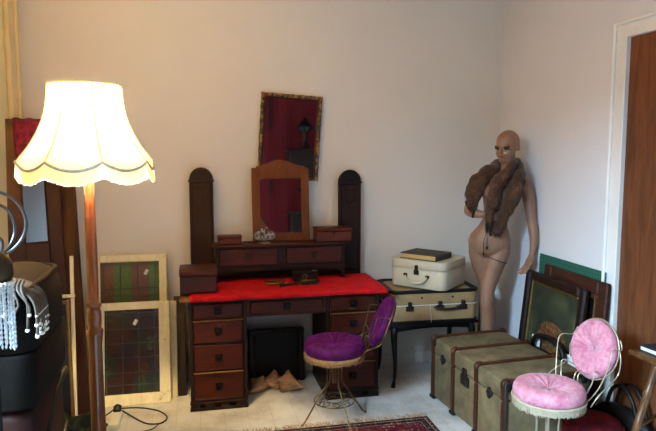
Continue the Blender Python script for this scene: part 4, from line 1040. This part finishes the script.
crumple('velvet_heap', 'heap of dark green velvet on the floor under the gold frame', (-.74, 3.66, 0), (.15, .13, .12), M_DGREEN, 9.4, 'cloth')

# ------------------------------------------------------------------ left foreground
ct = thing('dark_chest', 'low very dark wooden chest under the oxblood trunk at left edge', 'chest', (-.78, 1.98, 0))
m = MB(); m.box(-1.1, -.455, 1.76, 2.2, .04, .44, .008, 2); m.build('chest_body', M_BLKFR, ct)
m = MB(); m.box(-1.11, -.445, 1.75, 2.21, .445, .48, .008, 2); m.build('lid', M_BLKFR, ct)
for x in (-1.07, -.49):
    for y in (1.79, 2.17):
        m = MB(); m.lathe([(.03, .001), (.034, .02), (.026, .04)], (x, y, 0), 14); m.build('foot', M_BLKFR, ct)
ot = thing('oxblood_trunk', 'reddish-brown leather trunk with curved dark straps under the black case', 'trunk', (-.78, 1.98, .482))
m = MB(); m.M = T(-.78, 1.978, 0); slab(m, .65, .44, .05, .484, .985, .03); m.build('trunk_body', M_REDLEA, ot)
for rr, cy_, cz_ in ((.44, 2.2, .56), (.25, 2.2, .56)):
    m = MB(); m.tube([(-.452, cy_-rr*math.cos(a), cz_-.06+rr*1.02*math.sin(a)) for a in [PI/2*i/16 for i in range(17)]], .014, 8, flat=.6); m.build('curved_strap', M_BLEA, ot)
wt = thing('black_case', 'big scuffed black leather case topping the stack at the left edge', 'suitcase', (-.76, 1.98, .987))
m = MB(); m.M = T(-.765, 1.975, 0); slab(m, .65, .46, .06, .989, 1.15, .012); m.build('case_body', M_GREYLEA, wt)
m = MB(); m.M = T(-.765, 1.975, 0)
R = []
for q, z in ((.0, 1.153), (0, 1.25), (.008, 1.295), (.025, 1.322), (.05, 1.337), (.09, 1.343)): R.append([(x, y, z) for x, y in rrect(.65-2*q, .46-2*q, .07, 6)])
m.rings(R); m.build('case_lid', M_GREYLEA, wt)
m = MB(); m.M = T(-.765, 1.975, 0); ringband(m, .618, .428, .06, 1.317, .009); m.build('piping', M_GREYLEA, wt)

sw = thing('fringed_shawl', 'taupe silk shawl with beaded fringe draped over the black case corner', 'shawl', (-.52, 1.86, 1.3))
m = MB(); g = []
for i in range(13):
    s = i/12; row = []
    for j in range(10):
        t_ = j/9
        x = -.62+.165*t_; y = 1.752+.1*s
        z = 1.349+.004*math.sin(s*20+t_*6)
        if x > -.52: z -= (x+.52)*.45
        row.append((x, y+.01*math.sin(t_*9), z+.003))
    g.append(row)
m.rings(g, cap=False, loop=False); o = m.build('silk_cloth', M_SHAWL, sw)
strands = MB(); nst = []
for i in range(26):
    s = i/25; y = 1.757+.1*s+random.uniform(-.006, .006); x0 = -.442; L = random.uniform(.01, .06); dy = random.uniform(-.05, .01)
    P = [(x0-.05, y, 1.336), (x0-.015, y+dy*.2, 1.322), (x0+.012, y+dy*.6, 1.296), (x0+.02, y+dy*.9, 1.26), (x0+.02, y+dy, 1.255-L)]
    strands.tube(P, .0038, 6, sub=3); nst += [(P[-1], .0065), (P[-2], .0045)]
for i in range(22):
    s = i/21; x = -.66+.2*s; L = random.uniform(.01, .07); y0 = 1.745
    P = [(x, y0+.03, 1.35), (x, y0-.002, 1.33), (x+random.uniform(-.01, .03), y0-.012, 1.29), (x+random.uniform(-.01, .03), y0-.012, 1.28-L)]
    strands.tube(P, .0038, 6, sub=3); nst.append((P[-1], .0065))
for c_, r_ in nst:
    q = MB(); q.ball(c_, r_, 1); q.build('pearl_tip', M_PEARL, sw)
strands.build('tassels', plain('grey_silk_cord', '#382a1e', .6, .15, 40), sw)

bl = thing('beaded_lamp', 'unlit metal hoop lamp with crystal bead fringe at the left picture edge', 'lamp', (-.47, 1.55, 0))
BX, BY = -.475, 1.55
m = MB(); m.lathe([(0, 0), (.1, 0), (.1, .015), (.03, .03), (.014, .05)], (BX, BY, .001), 24); m.build('base', M_BLK, bl)
m = MB(); m.tube([(BX, BY, .04), (BX, BY, 1.4)], .009, 10); m.build('stem', M_BLK, bl)
m = MB(); m.lathe([(.045, 1.335), (.05, 1.35), (.05, 1.375), (.043, 1.392), (.03, 1.405), (.012, 1.412), (.008, 1.42)], (BX, BY, .058), 28, cap=True); m.build('dome', M_DBRASS, bl)
m = MB()
for (cx, cz_, rr, tilt_, yaw) in ((.004, 1.53, .078, 0, .2), (.012, 1.515, .062, .2, 1.0), (-.03, 1.515, .06, -.2, -.8)):
    q = MB(); m.M = T(BX+cx, BY, cz_) @ RZ(yaw) @ RY(tilt_)
    m.tube([(rr*math.cos(a), 0, rr*math.sin(a)) for a in [2*PI*i/36 for i in range(36)]], .0038, 8, True)
m.M = T(BX, BY, 0)
for s in (-1, 1): m.tube([(0, 0, 1.44), (s*.025, 0, 1.46), (s*.03, 0, 1.49), (s*.01, 0, 1.5), (s*.005, 0, 1.48)], .004, 6, sub=4)
m.build('hoops', M_GUN, bl)
m = MB()
for i in range(30):
    A = 2*PI*i/30; m.ball((BX+.049*math.cos(A), BY+.049*math.sin(A), 1.392), .006, 1)
m.build('bead_rim', M_PEARL, bl)
m = MB()
for i in range(44):
    A = 2*PI*i/44; r_ = .043+.004*(i % 2); L = random.uniform(.11, .175)
    nb_ = int(L/.011)
    for k in range(nb_): m.lathe([(.001, -.006), (.0032, 0), (.001, .006)], (BX+r_*math.cos(A), BY+r_*math.sin(A), 1.383-k*.0115), 5)
m.build('crystal_fringe', M_CRYS, bl)

# ------------------------------------------------------------------ things seen only in the mirrors
m = MB(); m.rings([[(-.1+2.45*i/120, -1.262+.006*math.sin(i*.42)+.002*math.sin(i*1.7), z) for i in range(121)] for z in (.03, 3.12)], cap=False, loop=False)
o = m.build('red_curtain', M_RED, None, (1.45, -1.26, 2.95)); tag(o, 'deep red curtain filling the reflections in both mirrors', 'curtain')
cb = thing('tall_cabinet', 'dark tall cabinet seen reflected low in the bamboo wall mirror', 'cabinet', (1.72, -1.08, 0))
m = MB(); m.box(1.5, 1.95, -1.22, -.86, 0, 1.62, .006); m.build('cabinet_case', M_OAKV, cb)
m = MB(); m.box(1.46, 1.99, -1.225, -.82, 1.62, 1.66, .01); m.build('cornice', M_BLKFR, cb)
for a, b in ((1.52, 1.72), (1.73, 1.93)):
    m = MB(); m.box(a, b, -.862, -.845, .1, 1.55, .005); d = m.build('door', M_OAKV, cb)
    m = MB(); m.ball(((a+b)/2+(.1 if a < 1.6 else -.1), -.835, .9), .014, 2); m.build('knob', M_DBRASS, d)
fi = thing('black_finial', 'black pagoda shaped ornament on the cabinet, reflected in the wall mirror', 'ornament', (1.79, -1.08, 1.66))
m = MB(); m.lathe([(.09, 0), (.09, .03), (.04, .05), (.03, .2), (.05, .25), (.03, .28), (.16, .34), (.1, .4), (.05, .46), (.03, .5), (0, .53)], (1.79, -1.03, 1.662), 20); m.build('turned_body', M_BPAINT, fi)

m = MB(); m.box(1.215, 1.255, -1.235, -1.225, 1.98, 2.5, .003); tag(m.build('hanging_strap', M_BLEA, None, (1.235, -1.23, 2.5)), 'dark leather strap hanging on the red curtain, reflected in the wall mirror', 'strap')

# ------------------------------------------------------------------ light
def area(name, loc, target, sx, sy, e, col):
    a = bpy.data.lights.new(name, 'AREA'); a.shape = 'RECTANGLE'; a.size = sx; a.size_y = sy; a.energy = e; a.color = col
    o = bpy.data.objects.new(name, a); o.location = loc; COL.objects.link(o)
    o.rotation_euler = (Vector(target)-Vector(loc)).to_track_quat('-Z', 'Y').to_euler(); return o
wcy, wcz = (WY0+WY1)/2, (WZ0+WZ1)/2
area('window_daylight', (XL-.14, wcy, wcz), (XL+1, wcy, wcz), WY1-WY0-.04, WZ1-WZ0-.04, 46, (.86, .93, 1))
area('sky_above_window', (XL-2.2, .2, 3.9), (1.4, 3.2, .4), 2.6, 2.2, 4100, (.46, .76, 1))
wd = bpy.data.worlds.new('daylight_sky'); SC.world = wd; wd.use_nodes = True
wd.node_tree.nodes['Background'].inputs[0].default_value = (.75, .86, 1, 1); wd.node_tree.nodes['Background'].inputs[1].default_value = .6

# ------------------------------------------------------------------ camera
cd = bpy.data.cameras.new('camera'); co = bpy.data.objects.new('camera', cd); COL.objects.link(co)
cd.sensor_fit = 'HORIZONTAL'; cd.sensor_width = 36; cd.lens = 614/656*36; cd.clip_start = .05
co.location = (0, 0, 1.7); co.rotation_euler = (rad(90-6.05), 0, rad(-12.2)); SC.camera = co
SC.view_settings.view_transform = 'Standard'; SC.view_settings.look = 'None'; SC.view_settings.gamma = 1; SC.view_settings.use_curve_mapping = False
SC.view_settings.exposure = 0.0
